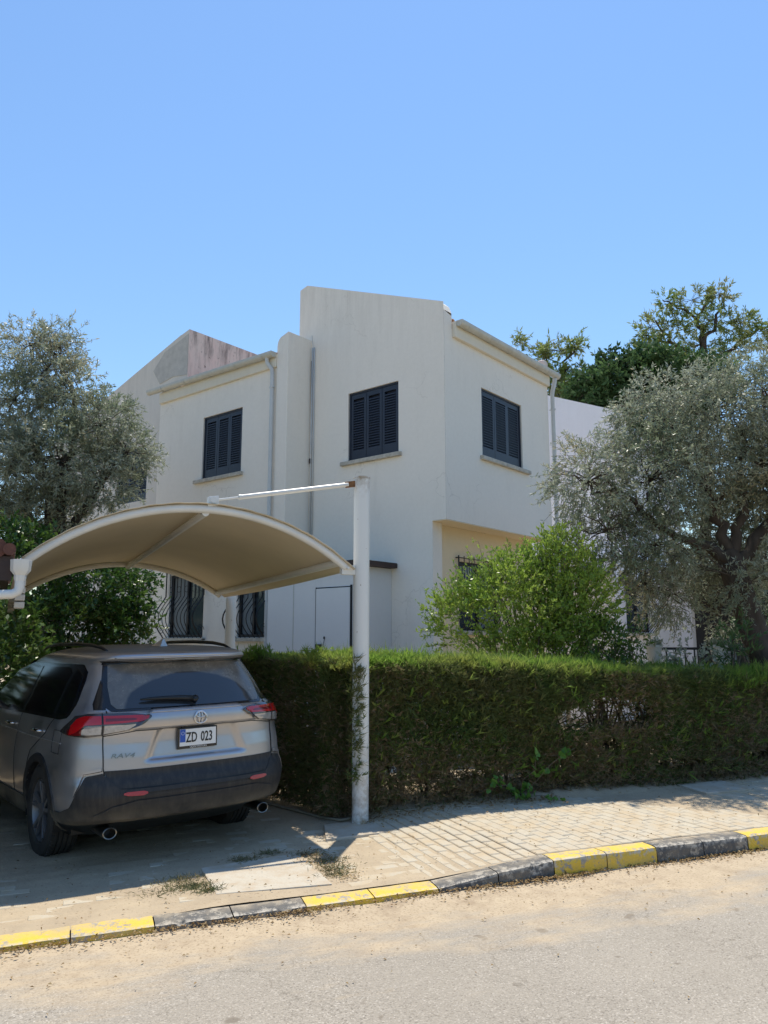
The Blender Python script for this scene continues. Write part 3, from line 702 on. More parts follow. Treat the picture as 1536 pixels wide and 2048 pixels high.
# ground floor windows with bulging wrought iron grilles
def grille_window(fn, u0, u1, z0, z1, parent=house, side=1, nbars=8, curl=True):
    mb = MB()
    def bar(a, b, c, d, d0, d1, mbx):
        mbx.add([fn(a, c, d0), fn(b, c, d0), fn(b, d, d0), fn(a, d, d0), fn(a, c, d1), fn(b, c, d1), fn(b, d, d1), fn(a, d, d1)],
                [(0, 1, 2, 3), (4, 5, 6, 7), (0, 1, 5, 4), (1, 2, 6, 5), (2, 3, 7, 6), (3, 0, 4, 7)])
    f = .06
    bar(u0, u0 + f, z0, z1, .04, .10, mb); bar(u1 - f, u1, z0, z1, .04, .10, mb); bar(u0 + f, u1 - f, z1 - f, z1, .04, .10, mb); bar(u0 + f, u1 - f, z0, z0 + f, .04, .10, mb)
    um = (u0 + u1) / 2; bar(um - .03, um + .03, z0 + f, z1 - f, .04, .10, mb)
    w = mb.build('window', M_iron, parent, bevel=.003, seg=1)
    g = MB(); g.add([fn(u0 + f, z0 + f, .085), fn(um - .03, z0 + f, .085), fn(um - .03, z1 - f, .085), fn(u0 + f, z1 - f, .085)], [(0, 1, 2, 3)]); g.build('pane', M_glassw, w)
    g = MB(); g.add([fn(um + .03, z0 + f, .087), fn(u1 - f, z0 + f, .087), fn(u1 - f, z1 - f, .087), fn(um + .03, z1 - f, .087)], [(0, 1, 2, 3)]); g.build('pane', M_curtain, w)
    s_ = MB(); s_.add([fn(u0 - .08, z0 - .08, -.1), fn(u1 + .08, z0 - .08, -.1), fn(u1 + .08, z0 - .01, -.1), fn(u0 - .08, z0 - .01, -.1), fn(u0 - .08, z0 - .08, .04), fn(u1 + .08, z0 - .08, .04), fn(u1 + .08, z0, .04), fn(u0 - .08, z0, .04)],
                      [(0, 1, 2, 3), (4, 5, 6, 7), (0, 1, 5, 4), (1, 2, 6, 5), (2, 3, 7, 6), (3, 0, 4, 7)]); s_.build('sill', M_conc, w, bevel=.006)
    H = z1 - z0 + .16; zb = z0 - .06
    def out(t):     # bulge profile, t from bottom 0 to top 1
        return -(.05 + .27 * math.sin(min(1, t / .62) * math.pi) ** 1.2 * (1 if t < .62 else 0)) - .0
    for k in range(nbars):
        u = u0 - .05 + (u1 - u0 + .10) * k / (nbars - 1)
        mb = MB(); mb.tube([fn(u, zb + H * j / 16, out(j / 16)) for j in range(17)], .009, 5); mb.build('grille_bar', M_iron, w)
    for zt in (.0 + .015, .97):
        mb = MB(); zz = zb + H * zt; o_ = out(zt); pts = [fn(u0 - .08, zz, .0), fn(u0 - .08, zz, o_ - .01), fn(u1 + .08, zz, o_ - .01), fn(u1 + .08, zz, 0)]
        mb.tube(pts, .011, 5); mb.build('grille_rail', M_iron, w)
    for k in range(nbars - 1):      # rings between the bars
        u = u0 - .05 + (u1 - u0 + .10) * (k + .5) / (nbars - 1)
        if k % 2 == 0:
            mb = MB(); zc = zb + H * .72; r = (u1 - u0 + .1) / (nbars - 1) / 2
            mb.tube([fn(u + r * math.cos(a * math.pi / 6), zc + r * math.sin(a * math.pi / 6), out(.72)) for a in range(12)], .006, 4, closed=True); mb.build('grille_ring', M_iron, w)
    for ue in (u0 - .07, u1 + .07):  # scrolls at the two ends, closing the bulge
        mb = MB(); pts = []
        for j in range(26):
            a = j * .42; r = .11 * (1 - j / 30); pts.append(fn(ue, zb + .22 + r * math.sin(a), -.13 + r * math.cos(a)))
        mb.tube(pts, .007, 4); mb.tube([fn(ue, zb + H * j / 16, out(j / 16)) for j in range(17)], .009, 5); mb.build('grille_scroll', M_iron, w)
    return w
grille_window(fw, 3.80, 4.66, 1.78, 2.95, nbars=8)
grille_window(fw, 5.75, 6.95, 1.78, 3.12, nbars=11)
grille_window(fb(.44), 1.0, 2.4, 1.9, 3.15, nbars=10)
# black room behind the shutters so no sky shows through
mb = MB(); mb.box(-3.5, -.2, .3, 3.5, 4.0, 7.0); mb.build('interior', M_dark, house)

# service cabinet box against the wall, with a brown flat roof
cab = thing('service_cabinet', 'white panelled service cabinet with brown flat roof against the villa wall', 'cabinet', (*HC, 0), HROT)
mb = MB(); mb.box(-3.44, -1.2, -.90, -.004, .08, 2.98); mb.build('cabinet_wall', M_cab, cab)
mb = MB(); mb.box(-3.52, -1.06, -.99, -.004, 2.985, 3.075); mb.build('roof', M_brown, cab, bevel=.01)
mb = MB(); mb.obox(S(1.9, -.7, 3.095), (1, .12, 0), (-.12, 1, 0), (0, 0, 1), .55, .03, .012); mb.build('roof_strip', M_gutter, cab)
mb = MB(); mb.box(-2.16, -1.36, -.93, -.902, .9, 2.62); d_ = mb.build('door', M_cab, cab, bevel=.006)
mb = MB()
mb.box(-2.185, -2.165, -.915, -.901, .9, 2.645); mb.box(-1.355, -1.325, -.925, -.901, .9, 2.66); mb.box(-2.16, -1.36, -.912, -.901, 2.625, 2.64)
mb.build('door_gap', M_dark, d_)
mb = MB(); mb.box(-2.12, -2.0, -.975, -.932, 1.60, 1.66); mb.box(-2.06, -2.02, -.97, -.93, 1.52, 1.60); mb.build('padlock', M_iron, d_, bevel=.006)
mb = MB(); mb.tube([S(1.93, -.94, 1.76), S(1.96, -.945, 1.62)], .004, 5); mb.tube([S(1.93, -.95, 1.75), S(1.93, -.95, 1.79)], .014, 8); mb.build('hasp', M_iron, d_)
# panel joints
for s in (1.28, 2.75):
    mb = MB(); mb.box(-s - .006, -s + .006, -.908, -.8995, .1, 2.98); mb.build('panel_joint', M_gutter, cab)

# neighbour's gable (left, behind) and its pink flank
gab = thing('gabled_villa', 'grey gabled neighbouring villa with faded pink flank behind the left olive tree', 'house', (*HC, 0), HROT)
def gtop(s): return 9.06 - max(0, s - 7.55) * .29 - max(0, 7.55 - s) * -.0
wall_with_holes('gable_wall', fa(-.1), 7.645, 13.5, 0, 0, .13, [(8.82, 10.12, 5.10, 6.5)], M_gable, gab, top=gtop, brk=(8.0,))
mb = MB(); mb.add([S(7.34, -.1, 7.30), S(7.645, -.1, 7.30), S(7.645, -.1, 9.02), S(7.34, -.1, 9.09)], [(0, 1, 2, 3)]); mb.build('gable_corner', M_gable, gab)
mb = MB()
mb.add([S(7.34, -.1, 7.2), S(7.34, 5.5, 7.2), S(7.34, 5.5, 9.05), S(7.34, -.1, 9.09)], [(0, 1, 2, 3)])
mb.build('flank_wall', M_pink, gab)
mb = MB(); P_ = [(7.34, 9.09), (7.645, 9.02), (13.5, gtop(13.5))]
for (a, za), (b, zb) in zip(P_[:-1], P_[1:]): mb.add([S(a, -.1, za), S(b, -.1, zb), S(b, .15, zb), S(a, .15, za)], [(0, 1, 2, 3)])
mb.add([S(7.34, .15, 9.09), S(7.59, .15, 9.05), S(7.59, 5.5, 9.05), S(7.34, 5.5, 9.05)], [(0, 1, 2, 3)])
mb.build('coping', M_gable, gab)
mb = MB(); mb.prism([(7.36, 7.95), (7.36, 8.98), (7.62, 8.9), (8.3, 8.74), (8.75, 8.35), (8.45, 7.95), (7.9, 8.02)], lambda a, b, d: S(a, d, b), -.112, -.098); mb.build('render_patch', M_cement, gab, bevel=.004)
gw = shutter_window(fa(-.1), 8.82, 10.12, 5.10, 6.5); gw.parent = gab
# the neighbour behind on the right: lavender white parapet wall, lower extension
nb = thing('neighbour_villa', 'pale lavender white neighbouring villa with sloping parapet behind the right olive tree', 'house', (*HC, 0), HROT)
TB = 8.2
def ntop(s): return 7.62 + (s - .2) * .40
mb = MB()
poly = [(.2, 0), (9, 0), (9, 9.4), (4.6, 9.4), (.24, 7.64), (.12, 7.55), (.12, 0)]
mb.prism([(.12, .0), (5, .0), (5, 9.5), (4.4, 9.36), (.24, 7.64), (.12, 7.55)], lambda a, b, d: S(a, d, b), TB, TB + .25); mb.build('parapet_wall', M_wall2, nb)
mb = MB(); mb.add([S(.12, TB + .25, 3.6), S(.12, TB + 4, 3.6), S(.12, TB + 4, 7.2), S(.12, TB + .25, 7.2)], [(0, 1, 2, 3)]); mb.add([S(.12, TB + .25, 7.2), S(.12, TB + 4, 7.2), S(4, TB + 4, 8.6), S(4, TB + .25, 8.6)], [(0, 1, 2, 3)]); mb.build('side_wall', M_wall2, nb)
# lower storey wing reaching towards the street with a grilled window
mb = MB(); mb.add([S(-.55, 5.6, 0), S(.6, 5.6, 0), S(.6, 5.6, 3.55), S(-.55, 5.6, 3.55)], [(0, 1, 2, 3)]); mb.add([S(-.55, 5.6, 3.55), S(3.5, 5.6, 3.55), S(3.5, 9, 3.55), S(-.55, 9, 3.55)], [(0, 1, 2, 3)]); mb.build('lower_front_wall', M_wall2, nb)
wall_with_holes('lower_side_wall', fb(-.55), 5.6, 9.2, 0, 3.55, .15, [(6.2, 7.6, 1.9, 3.1)], M_wall2, nb)
grille_window(fb(-.55), 6.2, 7.6, 1.9, 3.1, nb, nbars=11)
mb = MB(); mb.box(.55, 1.0, 9.2, 9.45, 0, 3.3); mb.build('porch_pillar', M_wall2, nb)
mb = MB(); mb.box(.2, 7.0, 8.6, 12.2, 3.3, 3.5); mb.build('porch_roof', M_brown, nb)
mb = MB(); mb.box(-1.4, 7.5, 12.2, 12.4, 0, 3.3); mb.build('porch_back_wall', M_dark, nb)  # near-black colour stands in for the shade inside the porch
mb = MB(); mb.box(-.35, .5, 3.95, 5.58, 3.12, 3.22); mb.build('awning', M_brown, nb)

# ------------------------------------------------------------------ carport
HD = R(26); LT = R(64)
lat = Vector((-math.sin(LT), -math.cos(LT), 0)); fwd = Vector((-math.sin(HD), math.cos(HD), 0))
cp = thing('carport', 'cream membrane carport with arched white tubes and two posts over the parked suv', 'carport', (-.22, 7.50, .055))
o0 = Vector((-.22, 7.50, .055))
b1 = Vector((-.28, 7.45, 0)) - o0; DEP = 4.8
def arch(s, v, dz=0):      # s 0..2.9 from right post, v 0 front .. 1 back
    W = 2.92 if v < .5 else 2.92; z0 = 2.40 + (2.37 - 2.40) * v - .055; rise = (.55, .50)[0] * (1 - v) + .49 * v
    x = (s / W) * 2 - 1; Rr = (1.46 ** 2 + rise ** 2) / (2 * rise); z = math.sqrt(max(Rr * Rr - (x * 1.46) ** 2, 0)) - (Rr - rise)
    return b1 + fwd * (DEP * v) + lat * s + Vector((0, 0, z0 + z + dz))
mb = MB(); mb.tube([(0, 0, -.05), (0, 0, 3.26)], .078, 24); mb.tube([(0, 0, 3.262), (0, 0, 3.275)], .082, 24)
post = mb.build('post', M_pole, cp, smooth='auto')
mb = MB(); pc = fwd * DEP; mb.tube([(pc.x, pc.y, -.05), (pc.x, pc.y, 3.2)], .078, 20); mb.build('post', M_pole, cp, smooth='auto')
mb = MB(); mb.tube([arch(.10 + 2.82 * i / 40, 0) for i in range(41)], .038, 14); mb.build('front_arch', M_post, cp, smooth='auto')
mb = MB(); mb.tube([arch(.10 + 2.82 * i / 40, 1) for i in range(41)], .036, 12); mb.build('rear_arch', M_post, cp, smooth='auto')
mb = MB(); a_, b_ = arch(1.46, 0, -.03), arch(1.46, 1, -.03); mb.tube([a_, b_], .035, 10); mb.build('ridge_beam', M_post, cp, smooth='auto')
mb = MB(); mb.tube([arch(.16, 0, -.0), arch(.16, 1, -.0)], .036, 10); mb.build('edge_beam', M_post, cp, smooth='auto')
mb = MB(); mb.tube([arch(2.86, 0, 0), arch(2.86, 1, 0)], .036, 10); mb.build('edge_beam', M_post, cp, smooth='auto')
# membrane, tensioned over the arches, sagging a little between them
nu, nv = 60, 40; V = np.zeros((nu, nv, 3))
for i in range(nu):
    s = .02 + 2.92 * i / (nu - 1)
    for j in range(nv):
        v = -.012 + 1.024 * j / (nv - 1); p = arch(min(max(s, .0), 2.92), min(max(v, 0), 1)) + fwd * (DEP * (v - min(max(v, 0), 1)))
        sag = -.07 * math.sin(math.pi * min(max(v, 0), 1)) * (1 - .6 * abs(s - 1.46) / 1.46)
        wr = .004 * math.sin(s * 30 + v * 9) * math.exp(-abs(v) * 30)
        V[i, j] = (p.x, p.y, p.z + .043 + sag * .8 + wr)
can = grid_mesh('canopy', V, nu, nv, M_mem, cp); md = can.modifiers.new('t', 'SOLIDIFY'); md.thickness = .004
# fabric end flap hanging over the left edge
V = np.zeros((24, 6, 3))
for i in range(24):
    for j in range(6):
        p = arch(2.93, i / 23) + lat * (.02 + .008 * j * math.sin(i * 1.3)); V[i, j] = (p.x, p.y, p.z + .05 - j * .055)
fl = grid_mesh('canopy_flap', V, 24, 6, M_mem, cp); md = fl.modifiers.new('t', 'SOLIDIFY'); md.thickness = .004
# clevis brackets and the tie rod from post head to crown
mb = MB(); mb.obox(arch(.07, 0), lat, fwd, (0, 0, 1), .07, .012, .045); mb.obox(arch(.07, 0) + fwd * .04, lat, fwd, (0, 0, 1), .07, .010, .045); mb.tube([arch(.09, 0) - fwd * .05, arch(.09, 0) + fwd * .08], .014, 8); mb.build('bracket', M_post, cp, bevel=.004)
top = Vector((0, 0, 3.20)) + lat * .09; crown = arch(1.40, 0, .085)
mb = MB(); d_ = (crown - top).normalized(); mb.tube([top + d_ * .06, top + d_ * 1.15], .022, 10); mb.tube([top + d_ * 1.15, top + d_ * 1.17], .026, 10); mb.tube([top + d_ * 1.17, crown - d_ * .02], .010, 8)
rod = mb.build('tie_rod', M_post, cp, smooth='auto')
mb = MB(); mb.obox(top + d_ * .02, d_, fwd, d_.cross(fwd), .07, .012, .030); mb.build('rod_fork', M_rust, rod, bevel=.004)
mb = MB(); mb.obox(crown + Vector((0, 0, -.01)), d_, fwd, (0, 0, 1), .05, .03, .045); mb.tube([crown - fwd * .045, crown + fwd * .045], .035, 12); mb.build('rod_knuckle', M_post, rod, bevel=.008)

# ------------------------------------------------------------------ neighbour's tiled porch roof corner at the left frame edge
pr = thing('porch_roof', 'corner of dark terracotta tiled porch roof with white gutter hopper beside carport', 'roof', (-2.93, 6.08, 0), R(26))
mb = MB(); mb.box(-4.4, -.02, -.3, 4.2, 2.26, 2.38); mb.build('roof_deck', M_brown, pr)  # deck lengthened out of view to shade the car's left side
mb = MB(); mb.box(-4.4, .0, -.34, -.302, 2.18, 2.36); mb.build('fascia_board', M_brown, pr)
for k in range(16):
    x = -.12 - k * .26
    mb = MB(); mb.tube([(x, -.36, 2.42), (x, 4.2, 2.50)], [.075, .06], 12); mb.build('roof_tile', M_tiledark, pr, smooth='auto')
mb = MB(); mb.tube([(-.03, -.40, 2.41), (-.03, 4.0, 2.46)], [.045, .045], 10); mb.build('ridge_tile', M_tiledark, pr, smooth='auto')
mb = MB(); mb.lathe([(.034, 2.17), (.042, 2.19), (.042, 2.215), (.070, 2.25), (.074, 2.33), (.068, 2.33), (.04, 2.22)], 8, fn=lambda x, y, z: (x + .055, y - .42, z)); h_ = mb.build('gutter_hopper', M_post, pr, smooth='auto')
mb = MB(); mb.tube([(.055, -.42, 2.20), (.055, -.42, 2.13), (.045, -.42, 2.095), (.01, -.42, 2.075), (-.06, -.42, 2.07), (-1.5, -.42, 2.06)], .035, 14); mb.build('drain_pipe', M_post, pr, smooth='auto')
mb = MB(); mb.box(-4.4, -4.28, -.2, 4.1, 0, 2.255); mb.box(-4.27, -1.0, 4.0, 4.12, 0, 2.255); mb.build('added_porch_wall', M_brown, pr)  # unseen walls added to block light and darken the car's side windows
for k in range(5):
    mb = MB(); mb.box(.03, .10, -.30, -.06, 1.98 + k * .055, 2.025 + k * .055); mb.build('wall_brick', M_cement, pr, bevel=.006)

# ------------------------------------------------------------------ the suv
M_paint = bpy.data.materials.new('silver_grey_metallic_paint_dusty'); M_paint.use_nodes = True
def _paint():
    N = M_paint.node_tree.nodes; L = M_paint.node_tree.links; b = N['Principled BSDF']
    tc = N.new('ShaderNodeTexCoord'); o = tc.outputs['Object']
    dust = nzt(N, L, o, 3.2, 7, .65, .35, .75)
    b.inputs['Coat Weight'].default_value = .5; b.inputs['Coat Roughness'].default_value = .12
    c = mixrgb(N, L, dust, (.47, .46, .475), (.48, .45, .42)); L.new(c, b.inputs['Base Color'])
    m1 = N.new('ShaderNodeMapRange'); L.new(dust, m1.inputs[0]); m1.inputs[3].default_value = .85; m1.inputs[4].default_value = .45; L.new(m1.outputs[0], b.inputs['Metallic'])
    m2 = N.new('ShaderNodeMapRange'); L.new(dust, m2.inputs[0]); m2.inputs[3].default_value = .30; m2.inputs[4].default_value = .45; L.new(m2.outputs[0], b.inputs['Roughness'])
_paint()
def plastic_dusty():
    m = bpy.data.materials.new('grey_bumper_plastic_dusty'); m.use_nodes = True; N = m.node_tree.nodes; L = m.node_tree.links
    b = N['Principled BSDF']; b.inputs['Roughness'].default_value = .6
    tc = N.new('ShaderNodeTexCoord'); o = tc.outputs['Object']; sp = N.new('ShaderNodeSeparateXYZ'); L.new(o, sp.inputs[0])
    mp = N.new('ShaderNodeMapping'); mp.inputs['Scale'].default_value = (9, 9, .8); L.new(o, mp.inputs[0])
    st = nzt(N, L, mp.outputs[0], 3, 6, .7, .45, .8); low = N.new('ShaderNodeMapRange'); L.new(sp.outputs[2], low.inputs[0]); low.inputs[1].default_value = .52; low.inputs[2].default_value = .34
    bl = nzt(N, L, o, 4, 6, .6, .3, .7); mu = N.new('ShaderNodeMath'); mu.operation = 'MULTIPLY'; L.new(low.outputs[0], mu.inputs[0]); L.new(bl, mu.inputs[1])
    c = mixrgb(N, L, st, (.020, .020, .022), (.055, .050, .043)); c = mixrgb(N, L, mu.outputs[0], c, (.24, .20, .14)); L.new(c, b.inputs['Base Color'])
    return m
M_plas = plastic_dusty()
M_roofd = mat('dusty_canopy_shaded_roof_paint', (.20, .185, .17), .5, metal=.4, var=.25, vscale=2.5, col2=(.27, .245, .21))  # roof dust, with the canopy's shade put into the darker base colour
M_gloss = mat('gloss_black_trim', (.012, .012, .014), .12, spec=.6)
M_cglass = mat('tinted_car_glass', (.008, .009, .010), .08, spec=.3)
def rear_glass():
    m = bpy.data.materials.new('dusty_rear_glass'); m.use_nodes = True; N = m.node_tree.nodes; L = m.node_tree.links
    b = N['Principled BSDF']; tc = N.new('ShaderNodeTexCoord'); o = tc.outputs['Object']; sp = N.new('ShaderNodeSeparateXYZ'); L.new(o, sp.inputs[0])
    # wiped arc: ellipse round the wiper pivot
    def mth(op, a, c_=None):
        q = N.new('ShaderNodeMath'); q.operation = op
        for i, x in enumerate((a, c_)):
            if x is None: continue
            if isinstance(x, (int, float)): q.inputs[i].default_value = x
            else: L.new(x, q.inputs[i])
        return q.outputs[0]
    yy = mth('DIVIDE', sp.outputs[1], .56); zz = mth('DIVIDE', mth('SUBTRACT', sp.outputs[2], 1.19), .27)
    r2 = mth('ADD', mth('MULTIPLY', yy, yy), mth('MULTIPLY', zz, zz))
    nn = N.new('ShaderNodeTexNoise'); nn.inputs['Scale'].default_value = 5; nn.inputs['Detail'].default_value = 6; L.new(o, nn.inputs['Vector'])
    r3 = mth('ADD', r2, mth('MULTIPLY', nn.outputs[0], .25))
    f = N.new('ShaderNodeMapRange'); L.new(r3, f.inputs[0]); f.inputs[1].default_value = 1.08; f.inputs[2].default_value = 1.16
    streak = nzt(N, L, o, 9, 7, .7, .25, .6)
    fac = mth('MULTIPLY', f.outputs[0], mth('ADD', mth('MULTIPLY', streak, .28), .14)); fac = mth('ADD', fac, .05)
    c = mixrgb(N, L, fac, (.015, .02, .028), (.36, .31, .24)); L.new(c, b.inputs['Base Color'])
    rr = N.new('ShaderNodeMapRange'); L.new(fac, rr.inputs[0]); rr.inputs[3].default_value = .05; rr.inputs[4].default_value = .55; L.new(rr.outputs[0], b.inputs['Roughness'])
    b.inputs['Specular IOR Level'].default_value = .8
    return m
M_rglass = rear_glass()
M_red = mat('red_lamp_lens', (.50, .008, .012), .10, spec=.6, coat=1)
M_redd = mat('dark_red_lamp_lens', (.16, .006, .010), .10, spec=.6, coat=1)
M_clear = mat('clear_lamp_lens', (.50, .48, .46), .12, spec=.7, metal=.3, coat=1, var=.35, vscale=30)
M_smoke = mat('smoked_lamp_lens', (.05, .042, .042), .08, spec=.7, coat=1)
M_chrome = mat('chrome', (.75, .75, .76), .12, metal=1)
M_steel = mat('sooty_steel', (.36, .34, .31), .3, metal=1, var=.4, vscale=14)
M_rubber = mat('tyre_rubber', (.022, .021, .021), .85, var=.6, vscale=5, col2=(.06, .052, .042))
M_rim = mat('dusty_alloy_rim', (.26, .26, .27), .4, metal=.6, var=.3, vscale=8)
M_plate = mat('plate_white', (.78, .78, .76), .35)
M_blue = mat('plate_blue', (.02, .09, .42), .4)
M_ink = mat('plate_black', (.012, .012, .012), .4)
M_reflx = mat('red_reflector', (.42, .015, .012), .25, coat=.6)

car = thing('parked_suv', 'dusty silver grey suv parked under the carport seen from behind', 'car', (-1.43, 6.36, .02), R(36))
car.rotation_euler = (R(-.9), R(.5), R(38.5 + 90))      # local x points forwards
_zk = np.array([.20, .24, .30, .40, .50, .575, .60, .66, .70, .725, .75, .85, .95, 1.00, 1.04, 1.07, 1.10, 1.13, 1.165, 1.19, 1.25, 1.40, 1.50, 1.535, 1.55, 1.565, 1.58, 1.60, 1.62, 1.64, 1.66, 1.675, 1.685, 1.692])
_rk = np.array([.55, .48, .36, .06, .015, .00, .005, .02, .045, .055, .055, .06, .075, .075, .070, .062, .060, .068, .09, .14, .185, .29, .365, .39, .395, .33, .29, .275, .29, .38, .55, .8, 1.2, 1.6])
_wz = np.array([.20, .30, .45, .60, .75, .90, 1.00, 1.07, 1.12, 1.18, 1.25, 1.40, 1.50, 1.56, 1.60, 1.63, 1.655, 1.67, 1.685, 1.692])
_wk = np.array([.80, .875, .91, .925, .928, .915, .900, .885, .860, .835, .805, .745, .70, .672, .645, .61, .55, .48, .35, .10])
_fz = np.array([.20, .40, .60, .85, .95, 1.02, 1.08, 1.16, 1.4, 1.52, 1.6, 1.66, 1.692])
_fk = np.array([4.4, 4.55, 4.60, 4.55, 4.35, 3.95, 3.55, 3.40, 2.95, 2.72, 2.5, 2.2, 1.9])
_az = np.array([.2, 1.05, 1.2, 1.5, 1.62, 1.692]); _ak = np.array([.52, .52, .46, .42, .40, .15])
_zz = np.linspace(.2, 1.692, 1200)
def _sm(k, v, w):
    y = np.interp(_zz, k, v); n = max(1, int(w / (_zz[1] - _zz[0]))); 
    ker = np.ones(n) / n; yp = np.pad(y, n, mode='edge'); return np.convolve(yp, ker, 'same')[n:-n]
_R = _sm(_zk, _rk, .014); _W = _sm(_wz, _wk, .05); _F = _sm(_fz, _fk, .04); _A = _sm(_az, _ak, .05)
def cr(z): return np.interp(z, _zz, _R)
def cw(z): return np.interp(z, _zz, _W)
def cf(z): return np.interp(z, _zz, _F)
def ca(z): return np.interp(z, _zz, _A)
EXP = 2.9
_th = np.linspace(0, 1, 400)
def sst(x, a, b): t = np.clip((x - a) / (b - a), 0, 1); return t * t * (3 - 2 * t)
def disp(q, z):
    """relief of the tailgate, outward"""
    a = np.abs(q)
    # garnish ridge between the lamps
    top_in = sst(z, 1.045, 1.065) * (1 - sst(z, 1.165, 1.20))
    edge = .385 + (1.165 - z) * 1.35
    g = top_in * (1 - sst(a, edge - .01, edge + .02))
    d = .030 * g * (.5 + .5 * sst(z, 1.06, 1.17))
    # recess round the plate with sloping shoulders
    half = .30 + (1.05 - z) * .42
    r = sst(z, .80, .835) * (1 - sst(z, 1.035, 1.05)) * (1 - sst(a, half - .02, half + .05))
    d = d - .036 * r
    return d
def surf(q, z, off=0.):
    """point on the shell at wrapped rear coordinate q (metres along the outline, + = left) and height z"""
    q = np.asarray(q, float); z = np.asarray(z, float); q, z = np.broadcast_arrays(q, z); sh = q.shape; q = q.ravel(); z = z.ravel()
    w = cw(z); A = ca(z); r = cr(z); out = np.zeros((len(q), 3))
    ph = _th * math.pi / 2          # 0 centre .. pi/2 side
    sy = np.sin(ph) ** (2 / EXP); cx = 1 - np.cos(ph) ** (2 / EXP)
    Y = w[:, None] * sy; X = A[:, None] * cx
    ds = np.sqrt(np.diff(Y, axis=1) ** 2 + np.diff(X, axis=1) ** 2); S_ = np.concatenate([np.zeros((len(q), 1)), np.cumsum(ds, 1)], 1)
    a = np.abs(q); tot = S_[:, -1]
    for i in range(len(q)):
        if a[i] <= tot[i]: out[i] = (r[i] + np.interp(a[i], S_[i], X[i]), np.interp(a[i], S_[i], Y[i]), z[i])
        else: out[i] = (r[i] + A[i] + a[i] - tot[i], w[i], z[i])
    out[:, 1] *= np.sign(q) + (q == 0)
    return out.reshape(sh + (3,))
def surfn(q, z, off=0., relief=True):
    h = .004; p = surf(q, z); dq = surf(np.asarray(q) + h, z) - surf(np.asarray(q) - h, z); dz = surf(q, np.asarray(z) + h) - surf(q, np.asarray(z) - h)
    n = unit(np.cross(dz, dq)); n = n * np.where(n[..., :1] * -1 + np.abs(n[..., 1:2]) * 0 > 0, 1, 1)
    # make it point outwards (away from the car's axis)
    c = p - np.array([2.2, 0, .9]); sgn = np.sign((n * c).sum(-1, keepdims=True)); n = n * sgn
    d = off + (disp(np.asarray(q), np.asarray(z)) if relief else 0)
    return p + n * np.asarray(d)[..., None]

def build_body():
    zs = np.unique(np.concatenate([np.linspace(.22, .8, 40), np.linspace(.8, 1.25, 46), np.linspace(1.25, 1.54, 16), np.linspace(1.54, 1.692, 36)]))
    qn = 86
    rings = []
    for z in zs:
        w, A, r, f = cw(z), ca(z), cr(z), cf(z)
        ph = _th * math.pi / 2; Y = w * np.sin(ph) ** (2 / EXP); X = A * (1 - np.cos(ph) ** (2 / EXP))
        S_ = np.concatenate([[0], np.cumsum(np.hypot(np.diff(Y), np.diff(X)))]); tot = S_[-1]
        q = np.linspace(0, tot, qn)
        right = surfn(-q[::-1], np.full(qn, z)); left = surfn(q, np.full(qn, z))
        xs = np.linspace(r + A, max(f - .5, r + A + .3), 70)[1:]
        tp = 1 - .09 * sst(xs, 3.3, 4.6)
        sl = np.stack([xs, w * tp, np.full(len(xs), z)], -1)
        k = 24; ph2 = np.linspace(0, 1, k) * math.pi; x0 = xs[-1]; wf = w * tp[-1]
        fx = x0 + (f - x0) * np.sin(ph2) ** .7; fy = wf * np.sign(np.cos(ph2)) * np.abs(np.cos(ph2)) ** .7
        fr_ = np.stack([fx, fy, np.full(k, z)], -1)[1:-1]
        ring = np.concatenate([right[:-1], left, sl, fr_, (sl * [1, -1, 1])[::-1]])
        rings.append(ring)
    V = np.stack(rings, 1)      # (N, nz, 3)
    n, m = V.shape[:2]
    idx = np.arange(n)[:, None] * m + np.arange(m - 1)[None]; idn = ((np.arange(n) + 1) % n)[:, None] * m + np.arange(m - 1)[None]
    F = np.stack([idx, idn, idn + 1, idx + 1], -1).reshape(-1, 4)
    Vf = V.reshape(-1, 3); cen = Vf[F].mean(1)
    keep = np.ones(len(F), bool)
    for wx in (1.13, 3.80):
        d = np.hypot(cen[:, 0] - wx, cen[:, 2] - .36); keep &= ~((d < .405) & (np.abs(cen[:, 1]) > .5) & (cen[:, 0] > .35))
    F = F[keep]
    me = bpy.data.meshes.new('body'); me.from_pydata(Vf.tolist(), [], F.tolist() + [[i * m + m - 1 for i in range(n)]])
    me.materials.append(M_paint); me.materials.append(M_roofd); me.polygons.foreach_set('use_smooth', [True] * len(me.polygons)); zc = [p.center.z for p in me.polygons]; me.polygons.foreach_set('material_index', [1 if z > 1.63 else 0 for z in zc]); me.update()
    return link('body', me, car)
body = build_body()
